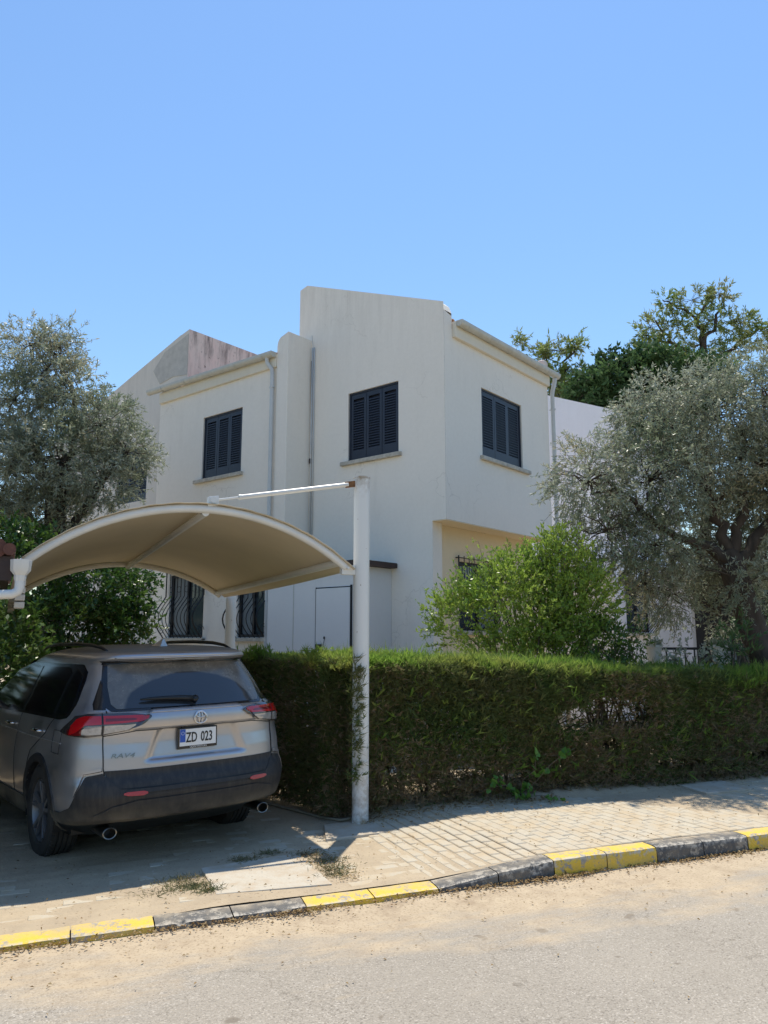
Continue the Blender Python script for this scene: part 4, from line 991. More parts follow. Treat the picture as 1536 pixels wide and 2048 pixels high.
def strip(name, qs, bots, tops, m_, off=.003, parent=car, nq=40, nz=8, rim=.006, relief=True):
    """skin patch between two curves given at the q stations"""
    qq = np.linspace(qs[0], qs[-1], nq); flip = qs[-1] < qs[0]
    o_ = (lambda v: np.interp(qq, qs, v)) if not flip else (lambda v: np.interp(qq[::-1], qs[::-1], v[::-1])[::-1])
    b, t = o_(bots), o_(tops); f = np.linspace(0, 1, nz)[None]
    Z = b[:, None] + (t - b)[:, None] * f; Q = np.repeat(qq[:, None], nz, 1)
    P_ = surfn(Q, Z, off, relief); I = surfn(Q, Z, off - rim, relief)
    V = P_.reshape(-1, 3).tolist(); F = []
    for i in range(nq - 1):
        for j in range(nz - 1): a = i * nz + j; F.append((a, a + nz, a + nz + 1, a + 1))
    loop = [i * nz for i in range(nq)] + [(nq - 1) * nz + j for j in range(1, nz)] + [i * nz + nz - 1 for i in range(nq - 2, -1, -1)] + [j for j in range(nz - 2, 0, -1)]
    Ii = I.reshape(-1, 3); b0 = len(V); V += [Ii[k].tolist() for k in loop]; L_ = len(loop)
    for k in range(L_): F.append((loop[k], loop[(k + 1) % L_], b0 + (k + 1) % L_, b0 + k))
    me = bpy.data.meshes.new(name); me.from_pydata(V, [], F); me.materials.append(m_)
    bm = bmesh.new(); bm.from_mesh(me); bmesh.ops.recalc_face_normals(bm, faces=bm.faces); bm.to_mesh(me); bm.free()
    me.polygons.foreach_set('use_smooth', [True] * len(me.polygons))
    try: me.set_sharp_from_angle(angle=R(40))
    except Exception: pass
    return link(name, me, parent)
def line(name, pts, rad, m_, off=.001, parent=car, n=5, relief=True, dens=.02):
    out = []
    for (a, b) in zip(pts[:-1], pts[1:]):
        k = max(2, int(math.dist(a, b) / dens))
        for i in range(k): t = i / k; out.append((a[0] + (b[0] - a[0]) * t, a[1] + (b[1] - a[1]) * t))
    out.append(pts[-1]); A_ = np.array(out); P_ = surfn(A_[:, 0], A_[:, 1], off, relief)
    mb = MB(); mb.tube([tuple(p) for p in P_], rad, n); return mb.build(name, m_, parent, smooth=True)
# rear bumper of grey plastic, wrapping to the wheel arches
bz = [1.42, 1.18, 1.02, .96, .86, .74, .62, .30, 0]
topz = [.42, .44, .50, .60, .725, .745, .628, .622, .622]
botz = [.37, .36, .355, .355, .365, .38, .395, .405, .405]
qs = [-x for x in bz] + bz[-2::-1]; tz = topz + topz[-2::-1]; bz_ = botz + botz[-2::-1]
bumper = strip('rear_bumper', qs, bz_, tz, M_plas, .010, nq=160, nz=22, rim=.02)
strip('bumper_step', [-.58, -.54, .54, .58], [.600, .592, .592, .600], [.612, .621, .621, .612], M_plas, .026, bumper, nq=60, nz=4, rim=.02)
# raised lower panel of the bumper
strip('bumper_panel', [-.80, -.68, -.5, .5, .68, .80], [.43, .42, .42, .42, .42, .43], [.45, .51, .548, .548, .51, .45], M_plas, .022, bumper, nq=90, nz=8, rim=.014)
strip('bumper_underside', [-1.3, -.8, -.6, .6, .8, 1.3], [.225] * 6, [.362, .375, .402, .402, .375, .362], M_ink, .004, bumper, nq=120, nz=6)
strip('skid_lip', [-.62, -.54, .54, .62], [.388, .380, .380, .388], [.402, .410, .410, .402], M_plas, .006, bumper, nq=40, nz=4, rim=.02)
# dark band at the foot of the tailgate
strip('tailgate_garnish', [-.725, -.70, -.62, .62, .70, .725], [.75, .66, .622, .622, .66, .75], [.762] * 6, M_plas, .006, nq=80, nz=8)
strip('bumper_crease', [-.98, -.88, -.76, -.745], [.58, .73, .762, .762], [.61, .758, .785, .785], M_paint, .012, nq=24, nz=4)
strip('bumper_crease', [.745, .76, .88, .98], [.762, .762, .73, .58], [.785, .785, .758, .61], M_paint, .012, nq=24, nz=4)
# tailgate shut line
gate = []
for sgn in (-1, 1):
    g = [(sgn * .70, 1.19), (sgn * .735, 1.10), (sgn * .74, 1.02), (sgn * .735, .78), (sgn * .72, .70), (sgn * .66, .632), (0, .620)]
    line('shut_line', g, .0045, M_ink, .004)
    line('bumper_shut_line', [(sgn * .74, .762), (sgn * .88, .740)], .003, M_ink, .010)
# rear window: black surround and glass
strip('window_surround', [-.70, -.66, .66, .70], [1.215, 1.185, 1.185, 1.215], [1.40, 1.552, 1.552, 1.40], M_gloss, .004, nq=80, nz=20, relief=True)
strip('quarter_trim', [.70, .80], [1.20, 1.20], [1.42, 1.24], M_gloss, .004, nq=10, nz=10)
strip('quarter_trim', [-.80, -.70], [1.20, 1.20], [1.24, 1.42], M_gloss, .004, nq=10, nz=10)
strip('rear_window', [-.655, -.62, .62, .655], [1.235, 1.20, 1.20, 1.235], [1.36, 1.535, 1.535, 1.36], M_rglass, .008, nq=80, nz=20)
strip('brake_light', [-.20, .20], [1.556] * 2, [1.572] * 2, M_clear, .006, nq=20, nz=3)
# wiper
wm = MB(); P_ = surfn(np.array([0.02, .12, .25, .38, .44]), np.array([1.235, 1.245, 1.250, 1.250, 1.248]), .035)
wm.tube([tuple(p) for p in P_], [.022, .020, .016, .012, .006], 8); wm.tube([tuple(surfn(np.array([0.]), np.array([1.232]), .0)[0]), tuple(surfn(np.array([0.]), np.array([1.232]), .05)[0])], .026, 12)
wip = wm.build('rear_wiper', M_ink, car, smooth=True)
# garnish highlights
line('garnish_edge', [(-.74, 1.03), (-.55, 1.052), (-.42, 1.158), (.42, 1.158), (.55, 1.052), (.74, 1.03)], .005, M_paint, .002)
line('panel_line', [(-.74, 1.012), (-.5, 1.042), (.5, 1.042), (.74, 1.012)], .0035, M_ink, .001)
# tail lamps
for sgn in (-1, 1):
    def Q(l): return [sgn * x for x in l] if sgn > 0 else [sgn * x for x in l][::-1]
    def Z(l): return l if sgn > 0 else l[::-1]
    base = strip('tail_lamp', Q([.395, .44, .56, .74, .86, 1.0, 1.22]), Z([1.128, 1.10, 1.058, 1.02, 1.005, 1.01, 1.025]), Z([1.134, 1.155, 1.165, 1.165, 1.165, 1.15, 1.04]), M_smoke, .020, nq=60, nz=12, rim=.03)
    strip('lamp_red', Q([.415, .46, .735]), Z([1.126, 1.108, 1.098]), Z([1.134, 1.148, 1.150]), M_red, .026, base, nq=24, nz=5)
    strip('lamp_band', Q([.50, .52, .72]), Z([1.122, 1.118, 1.114]), Z([1.126, 1.130, 1.132]), M_redd, .028, base, nq=20, nz=3)
    strip('lamp_clear', Q([.51, .56, .73]), Z([1.088, 1.062, 1.034]), Z([1.096, 1.094, 1.092]), M_clear, .024, base, nq=20, nz=5)
    strip('lamp_red', Q([.75, .88, .97, 1.03]), Z([1.098, 1.090, 1.03, 1.015]), Z([1.150, 1.150, 1.128, 1.08]), M_red, .026, base, nq=26, nz=6)
    strip('lamp_clear', Q([.75, .86, .92]), Z([1.03, 1.022, 1.025]), Z([1.092, 1.084, 1.05]), M_clear, .024, base, nq=16, nz=5)
    strip('lamp_red_side', Q([.90, .97, 1.06]), Z([1.02, 1.015, 1.018]), Z([1.10, 1.09, 1.05]), M_redd, .025, base, nq=16, nz=5)
    line('lamp_seam', [(sgn * .742, 1.166), (sgn * .742, 1.018)], .003, M_ink, .024, base)
    r_ = strip('reflector', Q([.43, .46, .57, .60]), Z([.585, .577, .580, .588]), Z([.597, .605, .605, .599]), M_reflx, .030, bumper, nq=14, nz=4)
# badge: three interlocked ellipses
def ell(mb, cy, cz, ry, rz, rad, off):
    a = np.linspace(0, 2 * math.pi, 33)[:-1]; P_ = surfn(cy + ry * np.cos(a), cz + rz * np.sin(a), off); mb.tube([tuple(p) for p in P_], rad, 6, closed=True)
mb = MB(); ell(mb, 0, 1.105, .053, .036, .0050, .012); ell(mb, 0, 1.105, .017, .034, .0036, .013); ell(mb, 0, 1.120, .038, .015, .0036, .014); mb.build('emblem', M_chrome, car, smooth=True)
mb = MB(); P_ = surfn(np.array([.12]), np.array([1.036]), .01)[0]; mb.obox(tuple(P_), (1, 0, 0), (0, 1, 0), (0, 0, 1), .012, .014, .006); mb.build('tailgate_camera', M_ink, car, bevel=.003)
# lettering helper: a font mesh laid on the tailgate
def text_on(name, txt, qc, zc, size, m_, off, parent, sx=1., depth=.0015, shear=0., bold=0.):
    cu = bpy.data.curves.new(name, 'FONT'); cu.body = txt; cu.size = size; cu.align_x = 'CENTER'; cu.align_y = 'CENTER'; cu.extrude = depth; cu.shear = shear; cu.offset = bold; cu.resolution_u = 3
    to = bpy.data.objects.new('tmp', cu); C.objects.link(to); dg = bpy.context.evaluated_depsgraph_get()
    me = bpy.data.meshes.new_from_object(to.evaluated_get(dg)); bpy.data.objects.remove(to); me.name = name
    V = np.zeros(len(me.vertices) * 3); me.vertices.foreach_get('co', V); V = V.reshape(-1, 3)
    P_ = surfn(qc - V[:, 0] * sx, np.full(len(V), zc) + V[:, 1], 0., False)
    base = surfn(np.array([qc]), np.array([zc]), off, False)[0]
    nrm = base - surfn(np.array([qc]), np.array([zc]), off - .01, False)[0]; nrm = nrm / np.linalg.norm(nrm)
    ty = surfn(np.array([qc + .05]), np.array([zc]), off, False)[0] - surfn(np.array([qc - .05]), np.array([zc]), off, False)[0]; ty /= np.linalg.norm(ty)
    up = np.cross(nrm, ty); up = up if up[2] > 0 else -up
    P_ = base + ty * (-V[:, :1] * sx) + up * V[:, 1:2] + nrm * V[:, 2:3]
    me.vertices.foreach_set('co', P_.ravel().astype(np.float32)); me.materials.clear(); me.materials.append(m_); me.update()
    return link(name, me, parent)
text_on('model_badge', 'RAV4', .60, .865, .046, M_steel, .006, car, sx=1.6, shear=.25, bold=.0006, depth=.003)
# number plate in its holder
pq, pz = -.0, .955
pb = surfn(np.array([pq]), np.array([pz]), 0, False)[0]
xf = pb[0] - .006 + .022
def plate_box(name, y0, y1, z0, z1, x0, x1, m_, par, bev=.003):
    mb = MB(); mb.box(x0, x1, y0 * .82, y1 * .82, .952 + (z0 - .927) * .84, .952 + (z1 - .927) * .84); return mb.build(name, m_, par, bevel=bev)
holder = plate_box('number_plate', -.205, .205, .832, 1.022, xf - .014, xf + .01, M_gloss, car)
plate_box('plate_sheet', -.190, .190, .858, 1.012, xf - .017, xf - .0145, M_plate, holder, .001)
plate_box('plate_band', .132, .188, .894, 1.010, xf - .0185, xf - .0175, M_blue, holder, .0)
def flat_text(name, txt, y, z, size, m_, x, par, sx=1., bold=0.):
    cu = bpy.data.curves.new(name, 'FONT'); cu.body = txt; cu.size = size; cu.align_x = 'CENTER'; cu.align_y = 'CENTER'; cu.extrude = .0008; cu.offset = bold; cu.resolution_u = 3
    to = bpy.data.objects.new('tmp', cu); C.objects.link(to); dg = bpy.context.evaluated_depsgraph_get()
    me = bpy.data.meshes.new_from_object(to.evaluated_get(dg)); bpy.data.objects.remove(to); me.name = name
    V = np.zeros(len(me.vertices) * 3); me.vertices.foreach_get('co', V); V = V.reshape(-1, 3)
    P_ = np.stack([x - V[:, 2], (y - V[:, 0] * sx) * .82, .952 + (z - .927 + V[:, 1]) * .84], -1)
    me.vertices.foreach_set('co', P_.ravel().astype(np.float32)); me.materials.clear(); me.materials.append(m_); me.update()
    return link(name, me, par)
flat_text('plate_letters', 'ZD', .068, .930, .128, M_ink, xf - .019, holder, .66, .002)
flat_text('plate_digits', '023', -.090, .930, .128, M_ink, xf - .019, holder, .66, .002)
flat_text('holder_letters', 'UÇÖZ MOTORS', -.005, .845, .022, M_plate, xf - .0155, holder, 1.1)
mb = MB(); mb.tube([(xf - .019, .131 + .012 * math.cos(a), .992 + .012 * math.sin(a)) for a in np.linspace(0, 6.28, 15)[:-1]], .0012, 4, closed=True); mb.build('plate_seal', M_plate, holder)
# exhaust tips
for sgn in (-1, 1):
    ex = MB(); c0 = Vector((.17, sgn * .65, .305)); pr_ = []
    for (xx, r) in ((.30, .040), (.06, .044), (.0, .046), (-.002, .043), (.0, .038), (.12, .036)):
        pr_.append([(c0.x + xx, c0.y + 1.18 * r * math.cos(a), c0.z + .92 * r * math.sin(a)) for a in np.linspace(0, 2 * math.pi, 25)[:-1]])
    V = sum(pr_, []); F = [(i * 24 + k, i * 24 + (k + 1) % 24, (i + 1) * 24 + (k + 1) % 24, (i + 1) * 24 + k) for i in range(5) for k in range(24)]
    ex.add(V, F); e_ = ex.build('exhaust_tip', M_steel, car, smooth='auto')
    mb = MB(); mb.add([(c0.x + .10, c0.y + .04 * math.cos(a), c0.z + .034 * math.sin(a)) for a in np.linspace(0, 2 * math.pi, 25)[:-1]], [tuple(range(24))]); mb.build('pipe_bore', M_ink, e_)
# side glass, doors, handles
def side_q(x, z): # rear-wrapped q of a point on the flank at x
    w, A, r = cw(z), ca(z), cr(z); ph = _th * math.pi / 2; Y = w * np.sin(ph) ** (2 / EXP); X = A * (1 - np.cos(ph) ** (2 / EXP))
    S_ = np.concatenate([[0], np.cumsum(np.hypot(np.diff(Y), np.diff(X)))])
    if x - r < A: return float(np.interp(x - r, X, S_))
    return float(S_[-1] + x - r - A)
def side_patch(name, sgn, xs, bots, tops, m_, off, nq=40, nz=10, parent=car, rim=.006):
    xx = np.linspace(xs[0], xs[-1], nq); b = np.interp(xx, xs, bots); t = np.interp(xx, xs, tops); Zg = b[:, None] + (t - b)[:, None] * np.linspace(0, 1, nz)[None]
    Qg = np.array([[side_q(x, z) for z in row] for x, row in zip(xx, Zg)])
    P_ = surfn(sgn * Qg, Zg, off, False); I = surfn(sgn * Qg, Zg, off - rim, False)
    V = P_.reshape(-1, 3).tolist(); F = []
    for i in range(nq - 1):
        for j in range(nz - 1): a = i * nz + j; F.append((a, a + nz, a + nz + 1, a + 1))
    loop = [i * nz for i in range(nq)] + [(nq - 1) * nz + j for j in range(1, nz)] + [i * nz + nz - 1 for i in range(nq - 2, -1, -1)] + [j for j in range(nz - 2, 0, -1)]
    Ii = I.reshape(-1, 3); b0 = len(V); V += [Ii[k].tolist() for k in loop]; L_ = len(loop)
    for k in range(L_): F.append((loop[k], loop[(k + 1) % L_], b0 + (k + 1) % L_, b0 + k))
    mb = MB(); mb.add(V, F); return mb.build(name, m_, parent, smooth='auto')
def side_line(name, sgn, pts, rad, m_, off=.001):
    out = []
    for (a, b) in zip(pts[:-1], pts[1:]):
        k = max(2, int(math.dist(a, b) / .04))
        for i in range(k): t = i / k; out.append((a[0] + (b[0] - a[0]) * t, a[1] + (b[1] - a[1]) * t))
    out.append(pts[-1]); q = np.array([side_q(x, z) for x, z in out]); P_ = surfn(sgn * q, np.array([z for _, z in out]), off, False)
    mb = MB(); mb.tube([tuple(p) for p in P_], rad, 5); return mb.build(name, m_, car, smooth=True)
for sgn in (-1, 1):
    wtrim = side_patch('side_window_trim', sgn, [.56, .62, .80, 2.3, 2.7, 3.25], [1.23, 1.13, 1.105, 1.09, 1.085, 1.08], [1.26, 1.47, 1.535, 1.535, 1.46, 1.12], M_gloss, .004, nq=60)
    side_patch('side_window', sgn, [.62, .70, .92], [1.22, 1.15, 1.135], [1.27, 1.45, 1.50], M_cglass, .008, parent=wtrim)
    side_patch('side_window', sgn, [1.0, 1.12, 1.85], [1.14, 1.13, 1.12], [1.46, 1.505, 1.505], M_cglass, .008, parent=wtrim)
    side_patch('side_window', sgn, [1.93, 2.3, 2.68, 3.1], [1.12, 1.115, 1.11, 1.105], [1.505, 1.505, 1.43, 1.17], M_cglass, .008, parent=wtrim)
    side_patch('pillar_band', sgn, [.33, .56], [1.535, 1.535], [1.565, 1.565], M_gloss, .004, nq=12, nz=3)
    side_line('door_shut_line', sgn, [(.92, 1.12), (1.06, .98), (1.40, .82), (1.52, .62), (1.54, .35)], .0035, M_ink)
    side_line('door_shut_line', sgn, [(1.90, 1.12), (1.92, .30)], .0035, M_ink)
    side_line('belt_line', sgn, [(.60, .94), (1.4, .93), (3.3, .95)], .005, M_paint)
    side_patch('sill_cladding', sgn, [1.50, 3.32], [.26, .26], [.42, .42], M_plas, .012)
    for hx in (1.15, 2.05):
        q = np.array([side_q(hx, .99), side_q(hx + .02, .99), side_q(hx + .18, .99), side_q(hx + .20, .99)]); P_ = surfn(sgn * q, np.array([.99] * 4), np.array([.002, .035, .035, .002]), False)
        mb = MB(); mb.tube([tuple(p) for p in P_], .013, 8); mb.build('door_handle', M_chrome, car, smooth=True)
    # mirror
    mb = MB(); mb.tube([(2.98, sgn * .86, 1.13), (3.0, sgn * 1.0, 1.15)], .04, 8); mb.box(2.93, 3.06, min(sgn * .98, sgn * 1.10), max(sgn * .98, sgn * 1.10), 1.09, 1.22); mb.build('wing_mirror', M_paint, car, bevel=.02)
    # roof rail
    pts = [(.62, sgn * .560, 1.640), (.76, sgn * .565, 1.672), (1.0, sgn * .57, 1.694), (1.4, sgn * .57, 1.706), (2.0, sgn * .565, 1.704), (2.35, sgn * .56, 1.682), (2.5, sgn * .555, 1.65)]
    mb = MB(); mb.tube(pts, [.008, .014, .016, .016, .016, .014, .008], 8); mb.build('roof_rail', M_ink, car, smooth=True)
q = [(.62, .86), (.62, 1.03), (.83, 1.03), (.80, .86), (.62, .86)]
side_line('fuel_flap_line', 1, q, .003, M_ink)
# spoiler light edge and antenna
line('spoiler_edge', [(-.60, 1.588), (.60, 1.588)], .006, M_paint, .002, relief=False)
mb = MB()
fin = [(1.05, 1.675), (1.10, 1.71), (1.075, 1.752), (1.055, 1.752), (.97, 1.70), (.93, 1.672)]
fin = [(.80, 1.672), (.815, 1.735), (.84, 1.742), (.90, 1.712), (1.0, 1.682), (1.04, 1.672)]
n_ = len(fin); V = [(x, -.004 - .030 * (1.745 - z) / .07, z) for x, z in fin] + [(x, .004 + .030 * (1.745 - z) / .07, z) for x, z in fin]
mb.add(V, [tuple(range(n_)), tuple(range(2 * n_ - 1, n_ - 1, -1))] + [(i, (i + 1) % n_, n_ + (i + 1) % n_, n_ + i) for i in range(n_)]); mb.build('antenna_fin', M_paint, car, bevel=.003)
# wheel arches, wheels
def wheel(wx, sgn):
    yo = sgn * .905; yi = sgn * .68; cz = .36
    fn = lambda x, y, z: (wx + x * 1.035, sgn * z, cz + y * 1.035)
    mb = MB(); prof = [(.235, .885), (.25, .905), (.30, .912), (.335, .905), (.352, .885), (.358, .865)]
    for g in (.84, .80, .76, .72): prof += [(.360, g + .012), (.360, g + .006), (.350, g + .004), (.350, g - .004), (.360, g - .006)]
    prof += [(.358, .70), (.335, .67), (.235, .68)]
    mb.lathe(prof, 48, fn); w = mb.build('wheel', M_rubber, car, smooth='auto')
    # tread blocks on the shoulder
    mb = MB()
    for k in range(56):
        a = 2 * math.pi * k / 56; ca_, sa = math.cos(a), math.sin(a)
        mb.obox((wx + .368 * ca_, sgn * .868, cz + .368 * sa), (-sa, 0, ca_), (0, 1, 0), (ca_, 0, sa), .013, .022, .007)
    o = mb.build('tread', M_rubber, w); o['kind'] = 'stuff'
    mb = MB(); mb.lathe([(.238, .69), (.238, .885), (.228, .892), (.222, .88), (.215, .74), (.06, .76), (.0, .76)], 40, fn); mb.build('rim', M_rim, w, smooth='auto')
    mb = MB()
    for k in range(5):
        a = 2 * math.pi * k / 5 + .3
        for da in (-.13, .13):
            b0, b1_ = a + da * .5, a + da * 1.5
            p0 = (wx + .05 * math.cos(b0), sgn * .868, cz + .05 * math.sin(b0)); p1 = (wx + .225 * math.cos(b1_), sgn * .885, cz + .225 * math.sin(b1_))
            d = (Vector(p1) - Vector(p0)).normalized(); mb.obox((Vector(p0) + Vector(p1)) / 2, d, (0, 1, 0), d.cross(Vector((0, 1, 0))), .09, .012, .014)
    mb.build('spokes', M_rim, w, bevel=.003)
    mb = MB(); mb.lathe([(.058, .85), (.055, .885), (.03, .89), (0, .89)], 20, fn); mb.build('hub_cap', M_rim, w, smooth='auto')
    # dark liner and cladding ring
    mb = MB(); V = []; n = 28
    for k in range(n):
        a = math.pi * (k / (n - 1) * 1.16 - .08)
        for yy in (.56, .90): V.append((wx + .42 * math.cos(a), sgn * yy, cz + .42 * math.sin(a)))
    mb.add(V, [(2 * k, 2 * k + 1, 2 * k + 3, 2 * k + 2) for k in range(n - 1)]); mb.add([(wx + .42 * math.cos(math.pi * (k / 19 * 1.16 - .08)), sgn * .56, cz + .42 * math.sin(math.pi * (k / 19 * 1.16 - .08))) for k in range(20)], [tuple(range(20))]); mb.build('wheel_well', M_ink, car)
    mb = MB(); V = []; n = 36
    for k in range(n):
        a = math.pi * (k / (n - 1) * 1.14 - .07)
        for rr, yy in ((.392, .86), (.392, .935), (.41, .944), (.455, .940), (.468, .915)):
            x, z = wx + rr * math.cos(a), cz + rr * math.sin(a)
            wl_ = float(cw(min(max(z, .25), 1.6))) ; r0 = float(cr(max(z, .25))); A0 = float(ca(z)); 
            if x - r0 < A0: wl_ *= max(0, 1 - ((A0 - (x - r0)) / A0) ** EXP) ** (1 / EXP)
            V.append((x, sgn * (wl_ + (yy - .928)), z))
    F = [(5 * k + j, 5 * k + j + 1, 5 * k + j + 6, 5 * k + j + 5) for k in range(n - 1) for j in range(4)]
    mb.add(V, F); mb.build('wheel_arch', M_plas, car, smooth='auto')
for wx in (1.13, 3.80):
    for sgn in (-1, 1): wheel(wx, sgn)
mb = MB(); mb.box(.55, 4.3, -.52, .52, .22, .30); mb.box(.60, .64, -.80, .80, .24, .60); mb.tube([(1.09, -.7, .33), (1.09, .7, .33)], .05, 8); mb.build('underbody', M_ink, car)
# windscreen at the front
mb = MB(); mb.add([(3.46, -.70, 1.12), (3.46, .70, 1.12), (2.68, .60, 1.55), (2.68, -.60, 1.55)], [(0, 1, 2, 3)]); mb.build('windscreen', M_cglass, car)

# ------------------------------------------------------------------ planting
_P = R(9.33)
def at(u, v, Y):
    a = (u - 768) / 1545; b = (1024 - v) / 1545; d = np.array([a, math.cos(_P) - b * math.sin(_P), math.sin(_P) + b * math.cos(_P)])
    k = Y / d[1]; return np.array([d[0] * k, Y, 1.75 + d[2] * k])
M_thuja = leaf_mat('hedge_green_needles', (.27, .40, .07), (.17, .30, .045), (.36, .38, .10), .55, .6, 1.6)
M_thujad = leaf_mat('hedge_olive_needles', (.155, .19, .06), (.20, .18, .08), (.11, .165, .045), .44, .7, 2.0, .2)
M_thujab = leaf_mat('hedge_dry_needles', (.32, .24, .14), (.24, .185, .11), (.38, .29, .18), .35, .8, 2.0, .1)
M_olive = leaf_mat('olive_leaves', (.265, .30, .19), (.47, .49, .40), (.205, .25, .155), .42, .42, .9)
M_olivey = leaf_mat('olive_leaves_yellowing', (.42, .38, .22), (.50, .46, .33), (.32, .30, .17), .4, .5, .9)
M_bright = leaf_mat('bright_shrub_leaves', (.30, .42, .055), (.40, .50, .10), (.19, .31, .045), .45, .38, 1.3, .5)
M_citrus = leaf_mat('citrus_leaves', (.075, .16, .028), (.05, .115, .022), (.13, .20, .04), .32, .30, 1.5, .5)
M_darkleaf = leaf_mat('dark_broad_leaves', (.065, .13, .045), (.10, .17, .06), (.045, .09, .035), .30, .5, .7, .25)
M_acacia = leaf_mat('acacia_leaves', (.23, .30, .08), (.15, .22, .06), (.27, .28, .12), .45, .5, .8)
M_vine = leaf_mat('vine_leaves', (.14, .28, .045), (.10, .22, .035), None, .35, .4)
M_litter = leaf_mat('dry_leaf_litter', (.30, .19, .085), (.42, .33, .18), (.20, .13, .065), .2, .8, 3, .2)
M_weed = leaf_mat('dry_weeds', (.13, .14, .06), (.26, .21, .12), (.09, .12, .045), .2, .7, 4, .2)

def tubes_np(name, segs, m_, parent, n=5):
    """segs: list of (p0, p1, r0, r1); consecutive ones that touch become one continuous tube"""
    if not len(segs): return None
    if n > 3:
        mb = MB(); run = [segs[0]]
        def flush():
            pts = [tuple(run[0][0])] + [tuple(s[1]) for s in run]; rr = [run[0][2]] + [s[3] for s in run]; mb.tube(pts, rr, n)
        for s in segs[1:]:
            if np.allclose(s[0], run[-1][1], atol=1e-4): run.append(s)
            else: flush(); run = [s]
        flush(); return mb.build(name, m_, parent, smooth=True, fix=False)
    P0 = np.array([s[0] for s in segs], float); P1 = np.array([s[1] for s in segs], float); r0 = np.array([s[2] for s in segs])[:, None]; r1 = np.array([s[3] for s in segs])[:, None]
    t = unit(P1 - P0); h = np.where(np.abs(t[:, 2:3]) < .9, [[0, 0, 1.]], [[1., 0, 0]]); u = unit(np.cross(t, h)); w = np.cross(t, u)
    V = []
    for k in range(n):
        a, b = 2 * math.pi * k / n, 2 * math.pi * (k + 1) / n
        da = u * math.cos(a) + w * math.sin(a); db = u * math.cos(b) + w * math.sin(b)
        V.append(np.stack([P0 + da * r0, P0 + db * r0, P1 + db * r1, P1 + da * r1], 1))
    V = np.concatenate(V, 0).reshape(-1, 3)
    o = np_mesh(name, V, 4, m_, parent)
    bm = bmesh.new(); bm.from_mesh(o.data); bmesh.ops.remove_doubles(bm, verts=bm.verts, dist=1e-5); bm.to_mesh(o.data); bm.free()
    o.data.polygons.foreach_set('use_smooth', [True] * len(o.data.polygons)); return o
def limb(p0, p1, r0, r1, k=6, wob=.12):
    p0, p1 = np.array(p0, float), np.array(p1, float); L = np.linalg.norm(p1 - p0); pts = [p0]
    for i in range(1, k): pts.append(p0 + (p1 - p0) * i / k + rng.normal(size=3) * L * wob / k * 1.5)
    pts.append(p1); return [(pts[i], pts[i + 1], r0 + (r1 - r0) * i / k, r0 + (r1 - r0) * (i + 1) / k) for i in range(k)]
def twig_cloud(blobs, per_m2, tl, nl, L, W, droop=0., up=0., shell=.45, gap=-.15, gfreq=1.1, seed=0, spread=.75, flat=0):
    """blobs: (centre, (rx,ry,rz), weight). Returns twig segments and leaf quads"""
    O = []; D = []
    for c, r, wgt in blobs:
        c = np.array(c); r = np.array(r); n = int(per_m2 * wgt * 4 * (r[0] * r[2] + r[0] * r[1] + r[1] * r[2]) / 1.0)
        d = rand_dir(n); rad = shell + (1 - shell) * rng.random((n, 1)) ** .6
        p = c + d * r * rad * (1 + .18 * noise3(d * 2.2 + c, 1.5, seed)[:, None])
        k = noise3(p, gfreq, seed + 1) > gap - .5 * rng.random(n) * 0
        O.append(p[k]); D.append(d[k] * .9 + rng.normal(size=(k.sum(), 3)) * .55 + [0, 0, up - droop])
    O = np.concatenate(O); D = unit(np.concatenate(D)); n = len(O)
    tlen = tl * rng.uniform(.6, 1.3, (n, 1)); tip = O + D * tlen; tip[:, 2] -= droop * tlen[:, 0] * .4
    t = rng.uniform(.08, 1.0, (n, nl, 1)); base = O[:, None] + (tip - O)[:, None] * t
    ld = unit(D[:, None] * .8 + rng.normal(size=(n, nl, 3)) * spread + [0, 0, up * .5 - droop * .3])
    LL = L * rng.uniform(.7, 1.2, (n * nl)); 
    nrm = None
    if flat: nrm = rand_dir(n * nl) * (1 - flat) + np.array([0, 0, 1]) * flat
    V = leaf_quads(base.reshape(-1, 3), ld.reshape(-1, 3), LL, LL * W / L, nrm)
    return [(O[i], tip[i]) for i in range(n)], V
def bend_twigs(name, tw, r, parent, m_=None):
    o = tubes_np(name, [(a, b, r, r * .4) for a, b in tw], m_ or M_twig, parent, 3); o['kind'] = 'stuff'; return o

